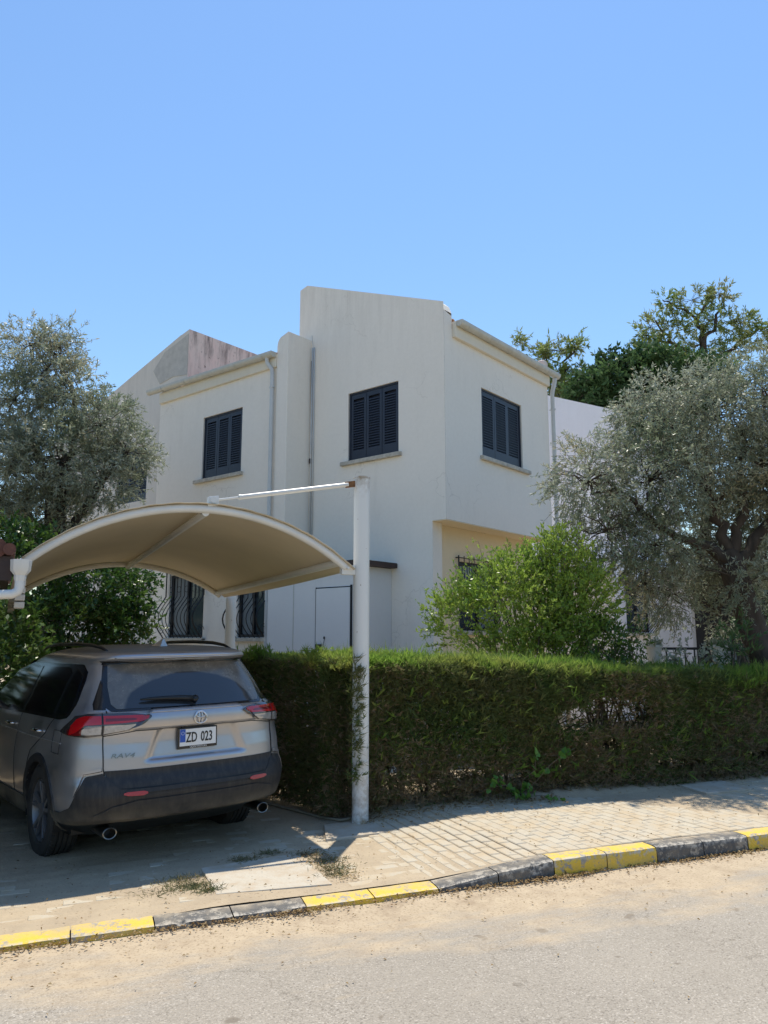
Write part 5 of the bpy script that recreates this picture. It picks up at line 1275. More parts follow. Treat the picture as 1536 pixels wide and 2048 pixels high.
def tree(name, label, trunk, limbs, blobs, m_, dens, tl, nl, L, W, group=None, cat='tree', mixm=None, trunk_path=None, **kw):
    base = trunk[0][0]; t = thing(name, label, cat, tuple(float(x) for x in base), 0, group); off = np.array([float(x) for x in base])
    sg = []
    for p0, p1, r0, r1 in trunk: sg += limb(np.array(p0) - off, np.array(p1) - off, r0, r1, 7, .10)
    if trunk_path is None: tubes_np('trunk', sg, M_wood, t, 12)
    else: bark_trunk('trunk', [np.array(q) - off for q in trunk_path[0]], trunk_path[1], M_wood, t)
    sg = []
    for p0, p1, r0, r1 in limbs: sg += limb(np.array(p0) - off, np.array(p1) - off, r0, r1, 6, .16)
    bl = [(np.array(c) - off, r, w) for c, r, w in blobs]
    tw, V = twig_cloud(bl, dens, tl, nl, L, W, **kw)
    # connect the blob centres to some of their twigs
    O = np.array([a for a, b in tw])
    for c, r, w in bl:
        idx = np.argsort(((O - c) ** 2).sum(1) / (max(r) ** 2))[: max(40, len(O) // len(bl))]; idx = rng.choice(idx, min(16, len(idx)), replace=False)
        for i in idx: sg += limb(c, O[i], .016 * max(r), .005, 4, .2)
    if sg: tubes_np('limbs', sg, M_wood, t, 6)
    bend_twigs('twigs', tw, .0035, t)
    if mixm:
        n = len(V) // 4; Vq = V.reshape(n, 4, 3); k = noise3(Vq[:, 0], 1.3, 77) + rng.normal(size=n) * .25 > .55
        np_mesh('crown', Vq[~k], 4, m_, t); np_mesh('yellowing_foliage', Vq[k], 4, mixm, t)
    else: np_mesh('crown', V, 4, m_, t)
    return t

# --- hedge -----------------------------------------------------------------
def hedge_top(e): return np.clip(1.565 - .045 * (e - .9), 1.33, 1.58) + .0
def sprigs(pos, d, L, W, k=5, fan=.75):
    n = len(pos); dd = unit(d[:, None] + rng.normal(size=(n, k, 3)) * fan * .6); b = pos[:, None] + dd * 0 + d[:, None] * (np.linspace(0, .6, k)[None, :, None] * np.asarray(L).reshape(-1, 1, 1))
    s = unit(np.cross(dd, rand_dir(n * k).reshape(n, k, 3))); LL = np.asarray(L).reshape(-1, 1, 1) * rng.uniform(.6, 1.2, (n, k, 1)); W_ = W * rng.uniform(.6, 1.3, (n, k, 1))
    V = np.stack([b - s * W_ * .5, b + s * W_ * .5, b + dd * LL], 2); return V.reshape(-1, 3, 3)
def build_hedge():
    h = thing('hedge', 'clipped conifer hedge, green on top and browning below, behind the brick pavement', 'hedge', (*K0, .1), STREET)
    G, Dk, B = [], [], []
    holes = [(3.55, .88, .24, .12), (3.95, .95, .30, .17), (4.3, .92, .28, .16), (4.0, .60, .10, .09), (2.2, .42, .22, .07), (1.75, .30, .2, .05), (2.8, .35, .25, .06), (4.9, .36, .35, .06), (1.4, .5, .08, .05), (6.1, .4, .3, .06)]
    def in_hole(e, z):
        k = np.zeros(len(e), bool)
        for he, hz, a, b in holes: k |= ((e - he) / a) ** 2 + ((z - hz) / b) ** 2 < .8 + .6 * rng.random(len(e))
        return k & (rng.random(len(e)) < .93)
    def put(e, n, z, d, L, bright):
        p = np.stack([e, n, z], -1)
        q = noise3(p, 2.4, 41)
        hrel = (z - .1) / (hedge_top(e) - .1)
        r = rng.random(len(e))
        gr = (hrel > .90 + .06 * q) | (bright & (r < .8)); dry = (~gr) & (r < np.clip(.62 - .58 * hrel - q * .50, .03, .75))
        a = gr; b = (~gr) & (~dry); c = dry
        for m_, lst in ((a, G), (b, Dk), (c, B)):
            if m_.any(): lst.append(sprigs(p[m_], d[m_], L[m_] * 1.12, .0115))
    def face(n_s, e_rng, n0, sgn, depth, Lr=(.03, .065)):
        e = rng.uniform(*e_rng, n_s); z = .13 + (hedge_top(e) - .13) * rng.random(n_s) ** .9
        bulge = .075 * noise3(np.stack([e, z * 1.4, 0 * e], -1), 1.8, 51) + .05 * noise3(np.stack([e, z, 0 * e], -1), 6, 52)
        dep = rng.exponential(depth, n_s)
        n = n0 + sgn * (dep - bulge - .0) + sgn * .10 * np.clip((z - (hedge_top(e) - .12)) / .12, 0, 1) ** 2
        d = unit(np.stack([rng.normal(size=n_s) * .5, -sgn * np.ones(n_s) * .8, .35 + rng.normal(size=n_s) * .45], -1))
        k = ~in_hole(e, z)
        # lower skirt thins out
        k &= rng.random(n_s) < np.clip((z - .10) / .28, .35, 1)
        put(e[k], n[k], z[k] - .1, d[k], rng.uniform(*Lr, k.sum()), np.zeros(k.sum(), bool))
    face(62000, (.98, 7.6), 1.98, 1, .06); face(9000, (7.6, 11), 1.98, 1, .06); face(12000, (.98, 8), 2.25, 1, .12, (.05, .09)); face(9000, (1.2, 11), 2.95, -1, .10, (.05, .09))
    # top
    def topf(ns, er, nr):
        e = rng.uniform(*er, ns); n = rng.uniform(*nr, ns); p = np.stack([e, n, 0 * e], -1)
        z = hedge_top(e) - .02 + .045 * noise3(p, 1.8, 61) + .04 * noise3(p, 7, 62) - rng.exponential(.03, ns) - .1 - .08 * np.clip((nr[0] + .12 - n) / .12, 0, 1) ** 2
        d = unit(np.stack([rng.normal(size=ns) * .35, rng.normal(size=ns) * .35 - .15, np.ones(ns)], -1))
        put(e, n, z, d, rng.uniform(.035, .085, ns) * (1 + .7 * (rng.random(ns) < .08)), np.ones(ns, bool))
    topf(26000, (.95, 8), (1.98, 2.95)); topf(4000, (8, 11), (1.98, 2.95))
    # longer flat sprays standing proud of the clipped face
    ns = 3000; e = rng.uniform(.98, 8, ns); z = rng.uniform(.2, 1, ns) * (hedge_top(e) - .05); n = 1.95 + rng.exponential(.05, ns) - .05 * noise3(np.stack([e, z, 0 * e], -1), 1.8, 51)
    k = ~in_hole(e, z); G.append(sprigs(np.stack([e, n, z - .1], -1)[k][::4], unit(np.stack([rng.normal(size=ns) * .7, -np.ones(ns) * .5, .6 + rng.normal(size=ns) * .4], -1))[k][::4], rng.uniform(.06, .10, k.sum())[::4], .013, 7, .55))
    Dk.append(sprigs(np.stack([e, n, z - .1], -1)[k][1::2], unit(np.stack([rng.normal(size=ns) * .7, -np.ones(ns) * .5, .4 + rng.normal(size=ns) * .5], -1))[k][1::2], rng.uniform(.06, .10, k.sum())[1::2], .013, 7, .55))
    # sprigs that reach round the carport post
    for z0, nn in ((.55, 30), (.8, 45), (1.05, 45), (1.2, 35), (1.42, 60)):
        pp = np.stack([.975 + rng.normal(size=nn) * .03, 1.80 + rng.normal(size=nn) * .03, z0 - .1 + rng.normal(size=nn) * .07], -1); Dk.append(sprigs(pp, unit(rng.normal(size=(nn, 3)) * .5 + [.6, -.3, .5]), rng.uniform(.05, .09, nn), .010))
    # wispy shoots that escaped the shears
    for (e0, n0, z0, hgt_, nn) in [(.75, 2.35, 1.5, .14, 120), (.40, 3.4, 1.5, .14, 160), (1.5, 2.1, 1.48, .12, 60), (.95, 1.99, 1.45, .15, 60), (3.6, 2.2, 1.38, .07, 60), (2.4, 2.3, 1.43, .07, 60)]:
        e = e0 + rng.normal(size=nn) * .08; n = n0 + rng.normal(size=nn) * .05; z = z0 + rng.random(nn) * hgt_
        put(e, n, z - .1, unit(rng.normal(size=(nn, 3)) * .5 + [0, 0, .9]), rng.uniform(.04, .07, nn), np.ones(nn, bool))
    # return along the driveway
    dv = unit(np.array([-.35, .94])); pv = np.array([dv[1], -dv[0]])   # pv points right
    def ret(ns, L0, L1, depth, top=False):
        s = rng.uniform(L0, L1, ns); 
        if top:
            w = rng.uniform(0, .8, ns); z = 1.525 + .03 * noise3(np.stack([s, w, 0 * s], -1), 3, 71) - rng.exponential(.03, ns); d = unit(np.stack([rng.normal(size=ns) * .4, rng.normal(size=ns) * .4, np.ones(ns)], -1))
        else:
            z = .12 + 1.42 * rng.random(ns); w = rng.exponential(depth, ns) - .06 * noise3(np.stack([s, z, 0 * s], -1), 2, 72); d = unit(np.stack([-np.ones(ns) * .7 * pv[0], -np.ones(ns) * .7 * pv[1], np.full(ns, .3)], -1) + rng.normal(size=(ns, 3)) * .5)
        e = .90 + dv[0] * s + pv[0] * w; n = 2.08 + dv[1] * s + pv[1] * w
        put(e, n, z - .1, d, rng.uniform(.035, .07, ns), np.full(ns, top))
    ret(22000, 0, 3.9, .08); ret(9000, 0, 3.9, .3); ret(8000, 0, 3.9, .1, True)
    # end cap facing the street, left of the post
    ns = 7000; w = rng.uniform(-.24, .3, ns); z = .12 + 1.42 * rng.random(ns); e = 1.0 + w; n = 2.02 + rng.exponential(.06, ns) + .12 * (w < 0) - w * .0
    put(e, n, z - .1, unit(np.stack([rng.normal(size=ns) * .5, -np.ones(ns), .3 + rng.normal(size=ns) * .4], -1)), rng.uniform(.035, .07, ns), np.zeros(ns, bool))
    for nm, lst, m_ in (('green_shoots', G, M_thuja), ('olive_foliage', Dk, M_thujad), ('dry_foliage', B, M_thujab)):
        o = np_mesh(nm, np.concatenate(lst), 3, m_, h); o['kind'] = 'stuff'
    # stems and inner branches
    sg = []
    for i in range(60):
        e = 1.0 + i * .16 + random.uniform(-.05, .05); n = 2.4 + random.uniform(-.12, .12); p = np.array([e, n, -.1])
        tp = p + [random.uniform(-.1, .1), random.uniform(-.1, .1), 1.2]; sg += limb(p, tp, .022, .010, 4, .15)
        for j in range(16):
            z = random.uniform(.1, 1.1); q = p + (tp - p) * (z / 1.2); sg += limb(q, q + [random.uniform(-.3, .3), random.choice([-1, 1]) * random.uniform(.15, .4), random.uniform(.0, .3)], .007, .003, 3, .2)
    for i in range(19):
        s = i * .2; p = np.array([.9 + dv[0] * s + pv[0] * .4, 2.05 + dv[1] * s + pv[1] * .4, -.1]); sg += limb(p, p + [0, 0, 1.3], .02, .01, 4, .1)
    tubes_np('stems', sg, M_twig, h, 5)
build_hedge()

# --- right olive -------------------------------------------------------------
YO = 10.6
fork = at(1465, 1130, YO)
tree('olive_tree', 'large grey green olive tree with leaning gnarled trunk right of the bright shrub',
     [((at(1535, 1345, YO)[0], YO, -.05), at(1512, 1270, YO), .23, .20), (at(1512, 1270, YO), at(1470, 1150, YO), .20, .17), (at(1470, 1150, YO), at(1462, 1115, YO), .18, .17)],
     [(fork, at(1410, 1090, YO - .1), .10, .07), (at(1410, 1090, YO - .1), at(1330, 1060, YO - .2), .07, .045), (at(1330, 1060, YO - .2), at(1180, 960, YO - .4), .05, .02),
      (fork, at(1430, 1010, YO), .085, .07), (at(1430, 1010, YO), at(1400, 950, YO), .06, .045), (at(1430, 1020, YO), at(1450, 980, YO), .05, .04), (at(1400, 950, YO), at(1330, 860, YO), .045, .02),
      (fork, at(1485, 1000, YO), .085, .06), (at(1485, 1000, YO), at(1480, 850, YO), .06, .03), (fork, at(1500, 1105, YO), .12, .08), (at(1500, 1105, YO), at(1570, 1010, YO), .09, .06), (at(1570, 1010, YO), at(1600, 860, YO + .3), .06, .03)],
     [(at(1180, 960, YO - .4), (.52, .7, .62), 1), (at(1215, 1060, YO - .4), (.50, .6, .42), 1), (at(1320, 840, YO), (.62, .9, .62), 1), (at(1300, 960, YO - .3), (.75, .9, .65), 1), (at(1420, 830, YO), (.75, 1.0, .62), 1),
      (at(1530, 800, YO), (.7, 1.0, .7), 1), (at(1390, 950, YO - .3), (.6, .6, .45), .8), (at(1520, 930, YO), (.7, 1.0, .7), .9), (at(1310, 1090, YO), (.55, .7, .48), 1), (at(1400, 1150, YO + .9), (.5, .4, .34), .7), (at(1340, 1190, YO + .4), (.36, .5, .36), .8),
      (at(1640, 900, YO), (.9, 1.1, 1.1), .7), (at(1530, 1120, YO + 1.0), (.7, .5, .5), .8), (at(1600, 1080, YO), (.6, .8, .6), .6), (at(1500, 1010, YO + .7), (.7, .5, .5), .9), (at(1400, 1060, YO + .8), (.6, .5, .45), .9), (at(1545, 960, YO + .8), (.7, .6, .6), .8), (at(1500, 1165, YO - .45), (.34, .25, .28), .8), (at(1440, 1120, YO + .6), (.5, .4, .4), .9), (at(1290, 1170, YO + .2), (.3, .4, .42), .8), (at(1440, 1230, YO + 1.0), (.5, .4, .25), .7)],
     M_olive, 84, .30, 19, .066, .0165, mixm=M_olivey, trunk_path=([at(1545, 1345, YO) * [1, 1, 0] + [0, 0, -.1], at(1535, 1345, YO), at(1508, 1270, YO), at(1478, 1180, YO), at(1462, 1125, YO), at(1455, 1100, YO)], [.27, .205, .18, .165, .16, .10]), droop=.35, shell=.35, gap=-.62, gfreq=1.6, seed=5)
mb = MB(); a = at(1418, 1010, YO - .12); b = at(1442, 1060, YO - .12); c = at(1448, 990, YO - .1)
# --- left olive ---------------------------------------------------------------
YL = 14.2
tree('olive_tree', 'tall silvery olive tree left of the villa, behind the carport canopy',
     [((at(110, 1300, YL)[0], YL, -.05), at(120, 1090, YL), .22, .16)],
     [(at(120, 1090, YL), at(60, 850, YL), .12, .06), (at(120, 1090, YL), at(150, 800, YL), .12, .05), (at(150, 800, YL), at(100, 680, YL), .05, .02), (at(120, 1090, YL), at(240, 900, YL), .1, .04), (at(120, 1090, YL), at(-40, 950, YL), .1, .05)],
     [(at(90, 740, YL), (.62, .8, .75), .8), (at(60, 690, YL), (.4, .6, .42), .6), (at(120, 690, YL), (.36, .5, .40), .55), (at(150, 790, YL), (.62, .8, .55), .8), (at(30, 800, YL), (.6, .8, .7), .7), (at(205, 850, YL), (.60, .8, .55), 1), (at(255, 905, YL), (.50, .6, .42), .9),
      (at(120, 920, YL - .3), (.9, .9, .8), 1), (at(20, 940, YL - .2), (.9, .9, .8), 1), (at(205, 960, YL), (.55, .7, .5), 1), (at(100, 1030, YL), (.8, .8, .55), .9), (at(-60, 880, YL), (.8, 1, 1.1), .7), (at(10, 1060, YL), (.7, .7, .5), .8)],
     M_olive, 72, .34, 18, .088, .021, mixm=M_olivey, droop=.15, up=.1, shell=.35, gap=-.60, gfreq=1.3, seed=9)

# --- bright shrub behind the hedge ---------------------------------------------
YB = 9.9
def shrub():
    base = at(1060, 1400, YB); base[2] = .05; t = thing('privet_shrub', 'bright green sunlit shrub with arching shoots between the villa corner and olive tree', 'shrub', tuple(base))
    bl = [(at(1050, 1250, YB), (.95, .6, .42), 1), (at(1120, 1150, YB), (.42, .45, .42), 1), (at(1000, 1190, YB), (.55, .5, .36), .9), (at(925, 1240, YB), (.42, .4, .36), .9), (at(1160, 1210, YB), (.45, .5, .42), 1), (at(1110, 1100, YB), (.2, .25, .22), .9), (at(1030, 1140, YB), (.3, .3, .25), .7), (at(1080, 1310, YB), (.95, .5, .36), 1)]
    bl = [(np.array(c) - base, r, w) for c, r, w in bl]
    tw, V = twig_cloud(bl, 150, .24, 14, .056, .023, up=.75, shell=.25, gap=-.6, gfreq=2.0, seed=15, spread=.65)
    # long leaders
    tips = [((840, 1230), (888, 1260)), ((875, 1150), (925, 1200)), ((940, 1078), (985, 1170)), ((1012, 1080), (1030, 1150)), ((1075, 1090), (1080, 1150)), ((1115, 1055), (1110, 1120)), ((1190, 1120), (1150, 1180)), ((1225, 1160), (1165, 1200)), ((1235, 1225), (1180, 1240)), ((865, 1175), (900, 1230)), ((905, 1120), (950, 1190)), ((1150, 1095), (1130, 1150)), ((965, 1110), (990, 1160)), ((850, 1290), (900, 1290)), ((1050, 1075), (1055, 1140))]
    ex = []; Vs = [V]
    for (tu, tv), (bu, bv) in tips:
        for rep in range(3):
            a = at(bu + random.uniform(-12, 12), bv, YB) - base; b = at(tu + random.uniform(-14, 14) * (rep > 0), tv + random.uniform(0, 35) * (rep > 0), YB + random.uniform(-.2, .2)) - base
            sg = limb(a, b, .004, .002, 5, .2); ex += sg
            for p0, p1, _, _ in sg:
                k = 7; tt = rng.random((k, 1)); pos = p0 + (p1 - p0) * tt; d = unit(unit((p1 - p0)[None]) * .6 + rand_dir(k) * .9 + [0, 0, .2]); LL = rng.uniform(.035, .06, k); Vs.append(leaf_quads(pos, d, LL, LL * .38))
    sg = list(ex)
    for k in range(26):
        c, r, w = bl[k % len(bl)]; sg += limb(np.array([random.uniform(-.35, .35), random.uniform(-.2, .2), 0]), c + rand_dir(1)[0] * np.array(r) * .5, .014, .005, 5, .15)
    tubes_np('stems', sg, M_twig, t, 5); bend_twigs('twigs', tw, .0025, t); np_mesh('foliage', np.concatenate(Vs), 4, M_bright, t)
shrub()
def bush(name, label, base, blobs, m_, dens, tl, nl, L, W, cat='shrub', **kw):
    base = np.array(base, float); t = thing(name, label, cat, tuple(base)); bl = [(np.array(c) - base, r, w) for c, r, w in blobs]
    tw, V = twig_cloud(bl, dens, tl, nl, L, W, **kw); sg = []
    for k in range(18):
        c, r, w = bl[k % len(bl)]; sg += limb(np.array([random.uniform(-.2, .2), random.uniform(-.1, .1), 0]), c + rand_dir(1)[0] * np.array(r) * .4, .018, .006, 5, .15)
    tubes_np('stems', sg, M_twig, t, 5); bend_twigs('twigs', tw, .003, t); np_mesh('foliage', V, 4, m_, t); return t
YC = 12.6
bush('citrus_tree', 'glossy dark green citrus tree behind the suv, under the canopy', (at(130, 1400, YC)[0], YC, 0),
     [(at(60, 1160, YC), (.95, .7, .75), 1), (at(180, 1170, YC), (.75, .7, .65), 1), (at(250, 1190, YC), (.45, .5, .5), 1), (at(110, 1260, YC), (1.1, .7, .6), 1), (at(250, 1260, YC), (.42, .5, .42), 1), (at(0, 1100, YC), (.7, .6, .5), 1), (at(40, 1350, YC), (1.2, .6, .6), .8), (at(180, 1360, YC), (1.0, .6, .6), .8), (at(-80, 1250, YC), (.8, .8, 1.0), .7)],
     M_citrus, 75, .26, 11, .088, .042, cat='tree', up=.15, shell=.35, gap=-.6, gfreq=1.7, seed=21, spread=.9, flat=.5)
bush('unseen_dark_shrub', 'dense dark shrub added out of view left of the suv to darken its side', (-6.3, 8.2, 0),  # unseen foliage added so the car's flank and side glass reflect dark
     [((-6.3, 8.2, 1.1), (.9, 2.0, 1.2), 1), ((-5.6, 10.6, 1.2), (1.1, 1.0, 1.2), 1), ((-6.6, 5.6, 1.1), (.8, 1.5, 1.2), 1)], M_citrus, 45, .28, 11, .10, .05, up=.1, shell=.4, gap=-.9, seed=23, flat=.3)
bush('laurel_shrub', 'low dark shrub with yellow green leaves at the right foot of the bright shrub', (at(1215, 1400, 9.7)[0], 9.7, 0),
     [(at(1215, 1290, 9.7), (.32, .4, .26), 1), (at(1260, 1290, 9.9), (.25, .3, .22), 1), (at(1190, 1340, 9.7), (.4, .4, .3), 1)], M_citrus, 60, .2, 11, .065, .026, up=.2, shell=.3, gap=-.6, gfreq=2, seed=25)
bush('garden_shrub', 'small pale leaved shrub behind the hedge, left of the olive trunk', (at(1385, 1400, 9.9)[0], 9.9, 0),
     [(at(1385, 1325, 9.9), (.34, .3, .2), 1)], M_olive, 60, .15, 10, .06, .03, up=.3, shell=.2, gap=-.8, seed=27)
bush('oleander_shrub', 'upright leafy shrub standing against the foot of the olive trunk', (at(1478, 1400, 9.9)[0], 9.9, 0),
     [(at(1478, 1300, 9.9), (.2, .2, .35), 1)], M_darkleaf, 70, .2, 10, .10, .022, up=.5, shell=.2, gap=-.8, seed=28)
# deep dark shrubs closing the garden behind the olive
bush('dark_hedge_shrub', 'dark evergreen mass deep in the garden under the olive tree', (at(1480, 1350, 14.5)[0], 14.5, 0),
     [(at(1620, 1180, 14.5), (1.5, .7, 1.8), 1), (at(1700, 1250, 14), (1.5, .8, 2.0), 1)], M_darkleaf, 26, .3, 10, .12, .05, shell=.3, gap=-.9, seed=30)
# --- trees behind --------------------------------------------------------------
YD = 25.
tree('evergreen_tree', 'dense dark evergreen tree above the neighbour villa roof, below the feathery tree',
     [((at(1320, 1300, YD)[0], YD, 0), at(1320, 900, YD), .35, .25)], [(at(1320, 900, YD), at(1250, 800, YD), .2, .1), (at(1320, 900, YD), at(1400, 780, YD), .2, .1)],
     [(at(1240, 765, YD), (1.3, 1.2, .9), 1), (at(1330, 760, YD), (1.3, 1.2, .95), 1), (at(1290, 730, YD), (.8, .8, .5), .9), (at(1400, 770, YD), (1.1, 1.1, .9), 1), (at(1180, 790, YD), (.8, .9, .55), 1), (at(1290, 830, YD), (1.8, 1.2, .9), .8)],
     M_darkleaf, 36, .42, 12, .19, .085, shell=.3, gap=-.75, gfreq=.9, seed=33, flat=.3)
YA = 29.
def acacia(name, label, trunk, limbs, pads, seed, dens=16):
    tree(name, label, trunk, limbs, pads, M_acacia, dens, .42, 17, .20, .05, shell=.15, gap=-.35, gfreq=1.2, seed=seed, spread=.55)
A_ = lambda u, v: at(u, v, YA)
hub = A_(1405, 760)
acacia('feathery_tree', 'open crowned feathery tree against the sky at the upper right',
       [((A_(1410, 1300)[0], YA, 0), A_(1410, 900), .24, .2), (A_(1410, 900), A_(1408, 700), .18, .11)],
       [(A_(1408, 720), A_(1350, 690), .12, .07), (A_(1350, 690), A_(1290, 670), .07, .03), (A_(1408, 700), A_(1395, 640), .12, .07), (A_(1395, 640), A_(1420, 590), .06, .03), (A_(1395, 640), A_(1350, 610), .06, .03), (A_(1350, 610), A_(1325, 600), .04, .02),
        (A_(1408, 690), A_(1440, 620), .1, .04), (A_(1408, 740), A_(1480, 680), .1, .06), (A_(1480, 680), A_(1545, 650), .06, .03), (A_(1350, 690), A_(1310, 640), .05, .03)],
       [(A_(1335, 610), (.55, .5, .35), 1), (A_(1385, 600), (.6, .5, .35), 1), (A_(1440, 590), (.55, .5, .3), 1), (A_(1300, 655), (.5, .5, .4), .9), (A_(1350, 650), (.7, .6, .35), .9), (A_(1420, 640), (.9, .6, .35), .8), (A_(1480, 645), (.7, .6, .35), .9), (A_(1530, 665), (.8, .6, .4), 1),
        (A_(1290, 695), (.4, .5, .25), .9), (A_(1330, 700), (.7, .6, .25), .8), (A_(1470, 700), (.8, .6, .3), .9), (A_(1400, 690), (.9, .6, .3), .6), (A_(1590, 680), (.8, .8, .6), .8), (A_(1370, 725), (.9, .6, .3), .7)], 35)
acacia('feathery_tree', 'slim feathery tree rising just right of the villa gutter end',
       [((A_(1090, 1300)[0], YA, 0), A_(1095, 900), .2, .14), (A_(1095, 900), A_(1110, 760), .12, .08)],
       [(A_(1110, 760), A_(1150, 690), .06, .03), (A_(1110, 760), A_(1085, 705), .05, .02), (A_(1110, 770), A_(1160, 750), .04, .02), (A_(1090, 850), A_(1038, 700), .06, .02)],
       [(A_(1148, 690), (.32, .3, .16), 1), (A_(1110, 700), (.55, .4, .22), 1), (A_(1085, 715), (.3, .3, .2), .9), (A_(1115, 760), (.45, .4, .5), .9), (A_(1158, 755), (.3, .3, .3), .9), (A_(1038, 685), (.16, .2, .22), 1), (A_(1120, 790), (.5, .4, .3), .9)], 36, 42)
# far belt of trees all round, reads as one mass
def belt():
    b = []
    for k in range(70):
        a = -1.5 + 3.0 * k / 69; d = random.uniform(55, 80); b.append(((math.sin(a) * d, math.cos(a) * d, random.uniform(1, 2.2)), (random.uniform(3, 5), 3, random.uniform(2.2, 3.8)), 1))
    for k in range(30):
        a = 1.7 + 2.9 * k / 29; d = random.uniform(40, 60); b.append(((math.sin(a) * d, math.cos(a) * d, 2), (4, 3, 3.2), 1))
    tw, V = twig_cloud(b, 1.3, 1.2, 8, .9, .5, shell=.6, gap=-.9, seed=40, flat=.4)
    o = np_mesh('far_tree_belt', V, 4, M_darkleaf); tag(o, 'distant belt of dark trees beyond the houses', 'trees', kind='stuff')
belt()

# --- vine with heart leaves creeping out of the hedge foot ------------------------
def vine():
    base = np.array([*(K0 + E2 * 2.62 + N2 * 1.92), .14]); t = thing('vine', 'creeping vine with broad heart shaped leaves growing out of the hedge foot', 'vine', tuple(base))
    def wp(u, v, n): # on a plane at street distance n
        a = at(u, v, 1.0) - [0, 0, 1.75]; k = (n + (K0 @ N2)) / (a[:2] @ N2); return np.array([a[0] * k, a[1] * k, 1.75 + a[2] * k])
    paths = [[(1040, 1590), (1075, 1560), (1100, 1530), (1125, 1510), (1150, 1496)], [(1040, 1590), (1010, 1570), (985, 1575), (968, 1580)], [(1040, 1595), (1085, 1590), (1110, 1600), (1130, 1612)], [(1040, 1590), (1045, 1560), (1070, 1540), (1072, 1510)], [(1035, 1592), (1000, 1560), (975, 1590)], [(1040, 1590), (1060, 1575), (1055, 1600), (1030, 1608)]]
    me = bpy.data.meshes.new('leaf')     # heart shaped, folded along the midrib
    pr = [(0, 0), (.10, -.10), (.32, -.10), (.50, .12), (.46, .42), (.26, .75), (0, 1.05)]
    V = [(x, y, .10 * x - .10 * y * y) for x, y in pr] + [(-x, y, .10 * x - .10 * y * y) for x, y in pr[1:-1]]
    F = [(0, 1, 2, 3), (0, 3, 4, 5), (0, 5, 6), (0, 8, 7)] ; m = len(pr)
    F = [(0, 1, 2, 3), (0, 3, 4, 5, 6), (0, m + 2, m + 1, m), (0, 6, m + 4, m + 3, m + 2)]
    me.from_pydata(V, [], F); me.materials.append(M_vine); me.update()
    sg = []
    for pi, p in enumerate(paths):
        P3 = [wp(u, v, 1.93 - .10 * min(1, i / 2) - .05 * (pi == 2) * i) - base for i, (u, v) in enumerate(p)]
        P3 = [np.array([q[0], q[1], max(q[2], .01)]) for q in P3]
        for a, b in zip(P3[:-1], P3[1:]):
            sg.append((a, b, .004, .003))
            for k in range(4):
                o = bpy.data.objects.new('leaf', me); C.objects.link(o); o.parent = t
                q = a + (b - a) * random.random() + rng.normal(size=3) * .018; o.location = (q[0], q[1], max(q[2], .02)); s = random.uniform(.038, .072); o.scale = (s, s, s)
                o.rotation_euler = (random.uniform(.5, 1.5), random.uniform(-.5, .5), STREET + random.uniform(-1.3, 1.3) + math.pi * (random.random() < .5))
    tubes_np('stem', sg, M_twig, t, 5)
vine()

# --- fence and pots in the neighbour's garden ------------------------------------
YF = 10.9
xa, xb = at(1305, 1300, YF)[0], at(1500, 1300, YF)[0]
fn_ = thing('garden_fence', 'low black metal fence with upright bars behind the hedge under the olive', 'fence', (xa, YF, 0))
mb = MB(); mb.box(0, xb - xa, -.015, .015, 1.60, 1.635); mb.build('rail', M_iron, fn_); mb = MB(); mb.box(0, xb - xa, -.015, .015, .35, .38); mb.build('rail', M_iron, fn_)
k = 0.06
while k < xb - xa:
    mb = MB(); mb.box(k - .008, k + .008, -.008, .008, .1, 1.60); mb.build('fence_bar', M_iron, fn_); k += .13
for k in (.0, xb - xa):
    mb = MB(); mb.box(k - .025, k + .025, -.03, .03, .0, 1.66); mb.build('fence_post', M_iron, fn_)
M_pot = mat('cream_plastic_pot', (.66, .62, .54), .5, var=.15, vscale=9)
for u, lab, s in ((1308, 'cream plastic pot with trailing plant at the left end of the black fence', 1.0), (1437, 'cream plastic pot hung on the black fence close to the olive trunk', 1.05)):
    p = at(u, 1300, YF - .17); t = thing('flower_pot', lab, 'flower pot', (p[0], YF - .17, 1.42), 0, 'cream pots on the garden fence')
    mb = MB(); mb.lathe([(0, 0), (.075 * s, 0), (.105 * s, .21), (.118 * s, .215), (.118 * s, .25), (.105 * s, .25), (.10 * s, .22), (.0, .22)], 24); mb.build('pot', M_pot, t, smooth='auto')
    mb = MB(); mb.tube([(0, .10, .22), (0, .15, .26), (0, .17, .2)], .006, 5); mb.build('hook', M_iron, t)
    V = leaf_quads(rng.normal(size=(160, 3)) * [.07, .07, .03] + [0, 0, .26], rand_dir(160) + [0, 0, .5], .06, .025); np_mesh('plant', V, 4, M_olive, t)
mb = MB(); mb.box(-.07, .07, -.06, .06, 0, 1.58); o = mb.build('fence_pillar', M_wall2, None, bevel=.01); p = at(1466, 1310, YF); o.location = (p[0], YF + .1, 0); tag(o, 'short white pillar behind the black fence beside the olive trunk', 'pillar')

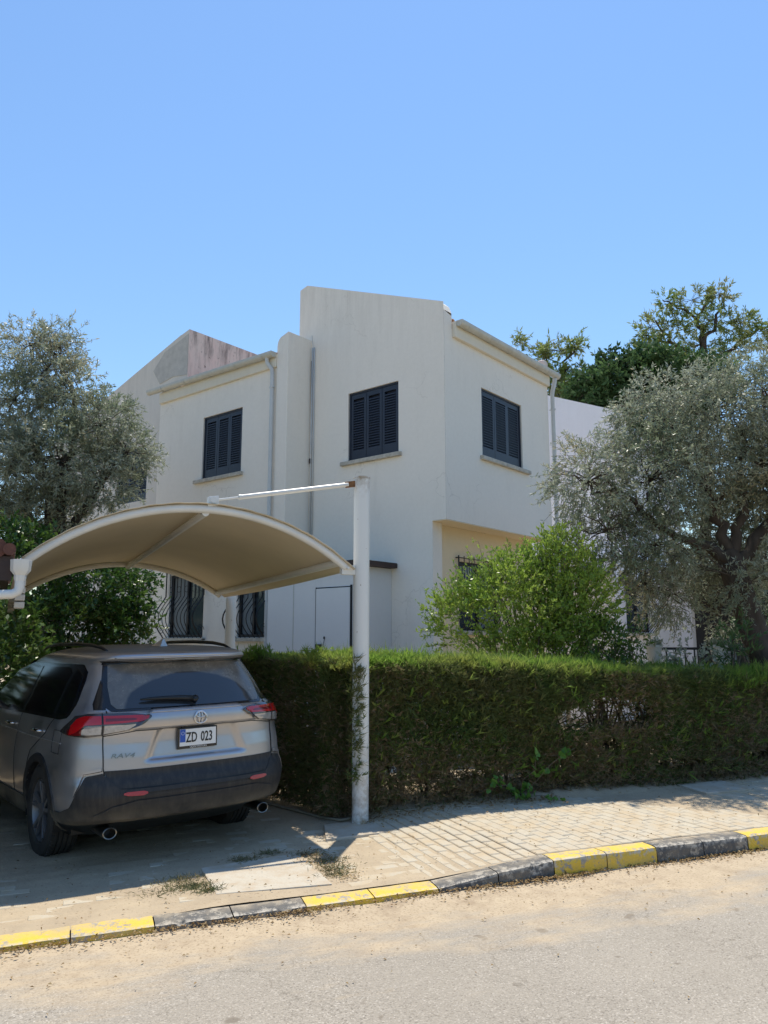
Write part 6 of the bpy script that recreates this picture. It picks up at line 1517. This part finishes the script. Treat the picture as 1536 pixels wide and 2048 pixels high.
# --- hose, litter, weeds ---------------------------------------------------------
hp = [sw(.25, 3.6, .07), sw(.45, 3.1, .07), sw(.64, 2.65, .07), sw(.80, 2.25, .07), sw(.92, 2.02, .08), sw(1.25, 2.02, .12), sw(1.6, 1.96, .13), sw(1.95, 1.93, .12)]
mb = MB(); M_hose = mat('dusty_hose', (.30, .255, .18), .8, var=.2); mb.tube(hp, .013, 8); tag(mb.build('garden_hose', M_hose, None, smooth=True), 'dusty tan irrigation pipe lying along the hedge foot behind the post', 'pipe')
def litter():
    P_ = []; D_ = []; Ls = []
    def add(e, n, z, L): P_.append(np.stack([K0[0] + E2[0] * e + N2[0] * n, K0[1] + E2[1] * e + N2[1] * n, z], -1)); Ls.append(L)
    n = 6500; e = rng.uniform(-3, 7.5, n); dens = noise3(np.stack([e, 0 * e, 0 * e], -1), 2.6, 81); k = rng.random(n) < np.clip(.45 + dens * .8, .05, 1); e = e[k]; nn = -rng.exponential(.032, len(e)) - .002; add(e, nn, .017 + rng.random(len(e)) * .012 + nn * .05, rng.uniform(.014, .034, len(e)))
    n = 420; e = rng.uniform(-3.5, 8, n); nn = -rng.exponential(.55, n) - .05; add(e, nn, np.full(n, .008) + .006 * np.exp(nn / .25), rng.uniform(.01, .028, n))
    n = 500; e = rng.uniform(-3.5, 8, n); nn = rng.uniform(.2, 1.9, n); add(e, nn, pav_z(e, nn) + .022, rng.uniform(.012, .03, n))
    n = 500; e = rng.uniform(1.1, 3.2, n); nn = 1.93 - rng.exponential(.12, n); add(e, nn, pav_z(e, nn) + .02 + rng.random(n) * .02, rng.uniform(.015, .045, n))
    n = 260; e = .38 + rng.normal(size=n) * .07; nn = rng.uniform(.3, 1.2, n); add(e + (1.2 - nn) * .12 - .06, nn, pav_z(e, nn) + .016, rng.uniform(.012, .03, n))
    pos = np.concatenate(P_); L = np.concatenate(Ls); n = len(pos); d = unit(np.stack([rng.normal(size=n), rng.normal(size=n), rng.normal(size=n) * .25], -1)); nr = unit(np.stack([rng.normal(size=n) * .5, rng.normal(size=n) * .5, np.ones(n)], -1))
    s = unit(np.cross(d, nr)); L_ = L[:, None]; W = L_ * .22; up = np.array([0, 0, 1]) * L_ * .22
    m = pos + d * L_ * .5 + up; V = np.stack([pos, m + s * W, pos + d * L_, m - s * W], 1)
    o = np_mesh('leaf_litter', V, 4, M_litter); tag(o, 'dry curled leaves gathered along the foot of the kerb and hedge', 'leaves', kind='stuff')
litter()
def weeds(name, lab, spots):
    V = []
    for e0, n0, s, k in spots:
        e = e0 + rng.normal(size=k) * s * 1.6; n = n0 + rng.normal(size=k) * s; z = pav_z(e, n) + .004
        p = np.stack([K0[0] + E2[0] * e + N2[0] * n, K0[1] + E2[1] * e + N2[1] * n, z], -1); d = unit(rng.normal(size=(k, 3)) * [1, 1, .3] + [0, 0, .45]); L = rng.uniform(.025, .06, k); V.append(leaf_quads(p, d, L, .005))
    o = np_mesh(name, np.concatenate(V), 4, M_weed); tag(o, lab, 'weeds', kind='stuff')
weeds('weed_tuft', 'dry weeds sprouting beside the left edge of the concrete slab', [(-.64, .62, .05, 420), (-.70, .80, .05, 260), (-.55, .48, .03, 200), (-.85, .60, .07, 120)])
weeds('weed_strip', 'straggling dry grass in the joint between concrete slab and pavers', [(.35, 1.05, .05, 200), (.42, .85, .05, 260), (.40, .65, .05, 240), (.36, .5, .04, 160), (-.2, 1.12, .04, 160), (.05, 1.22, .03, 120)])
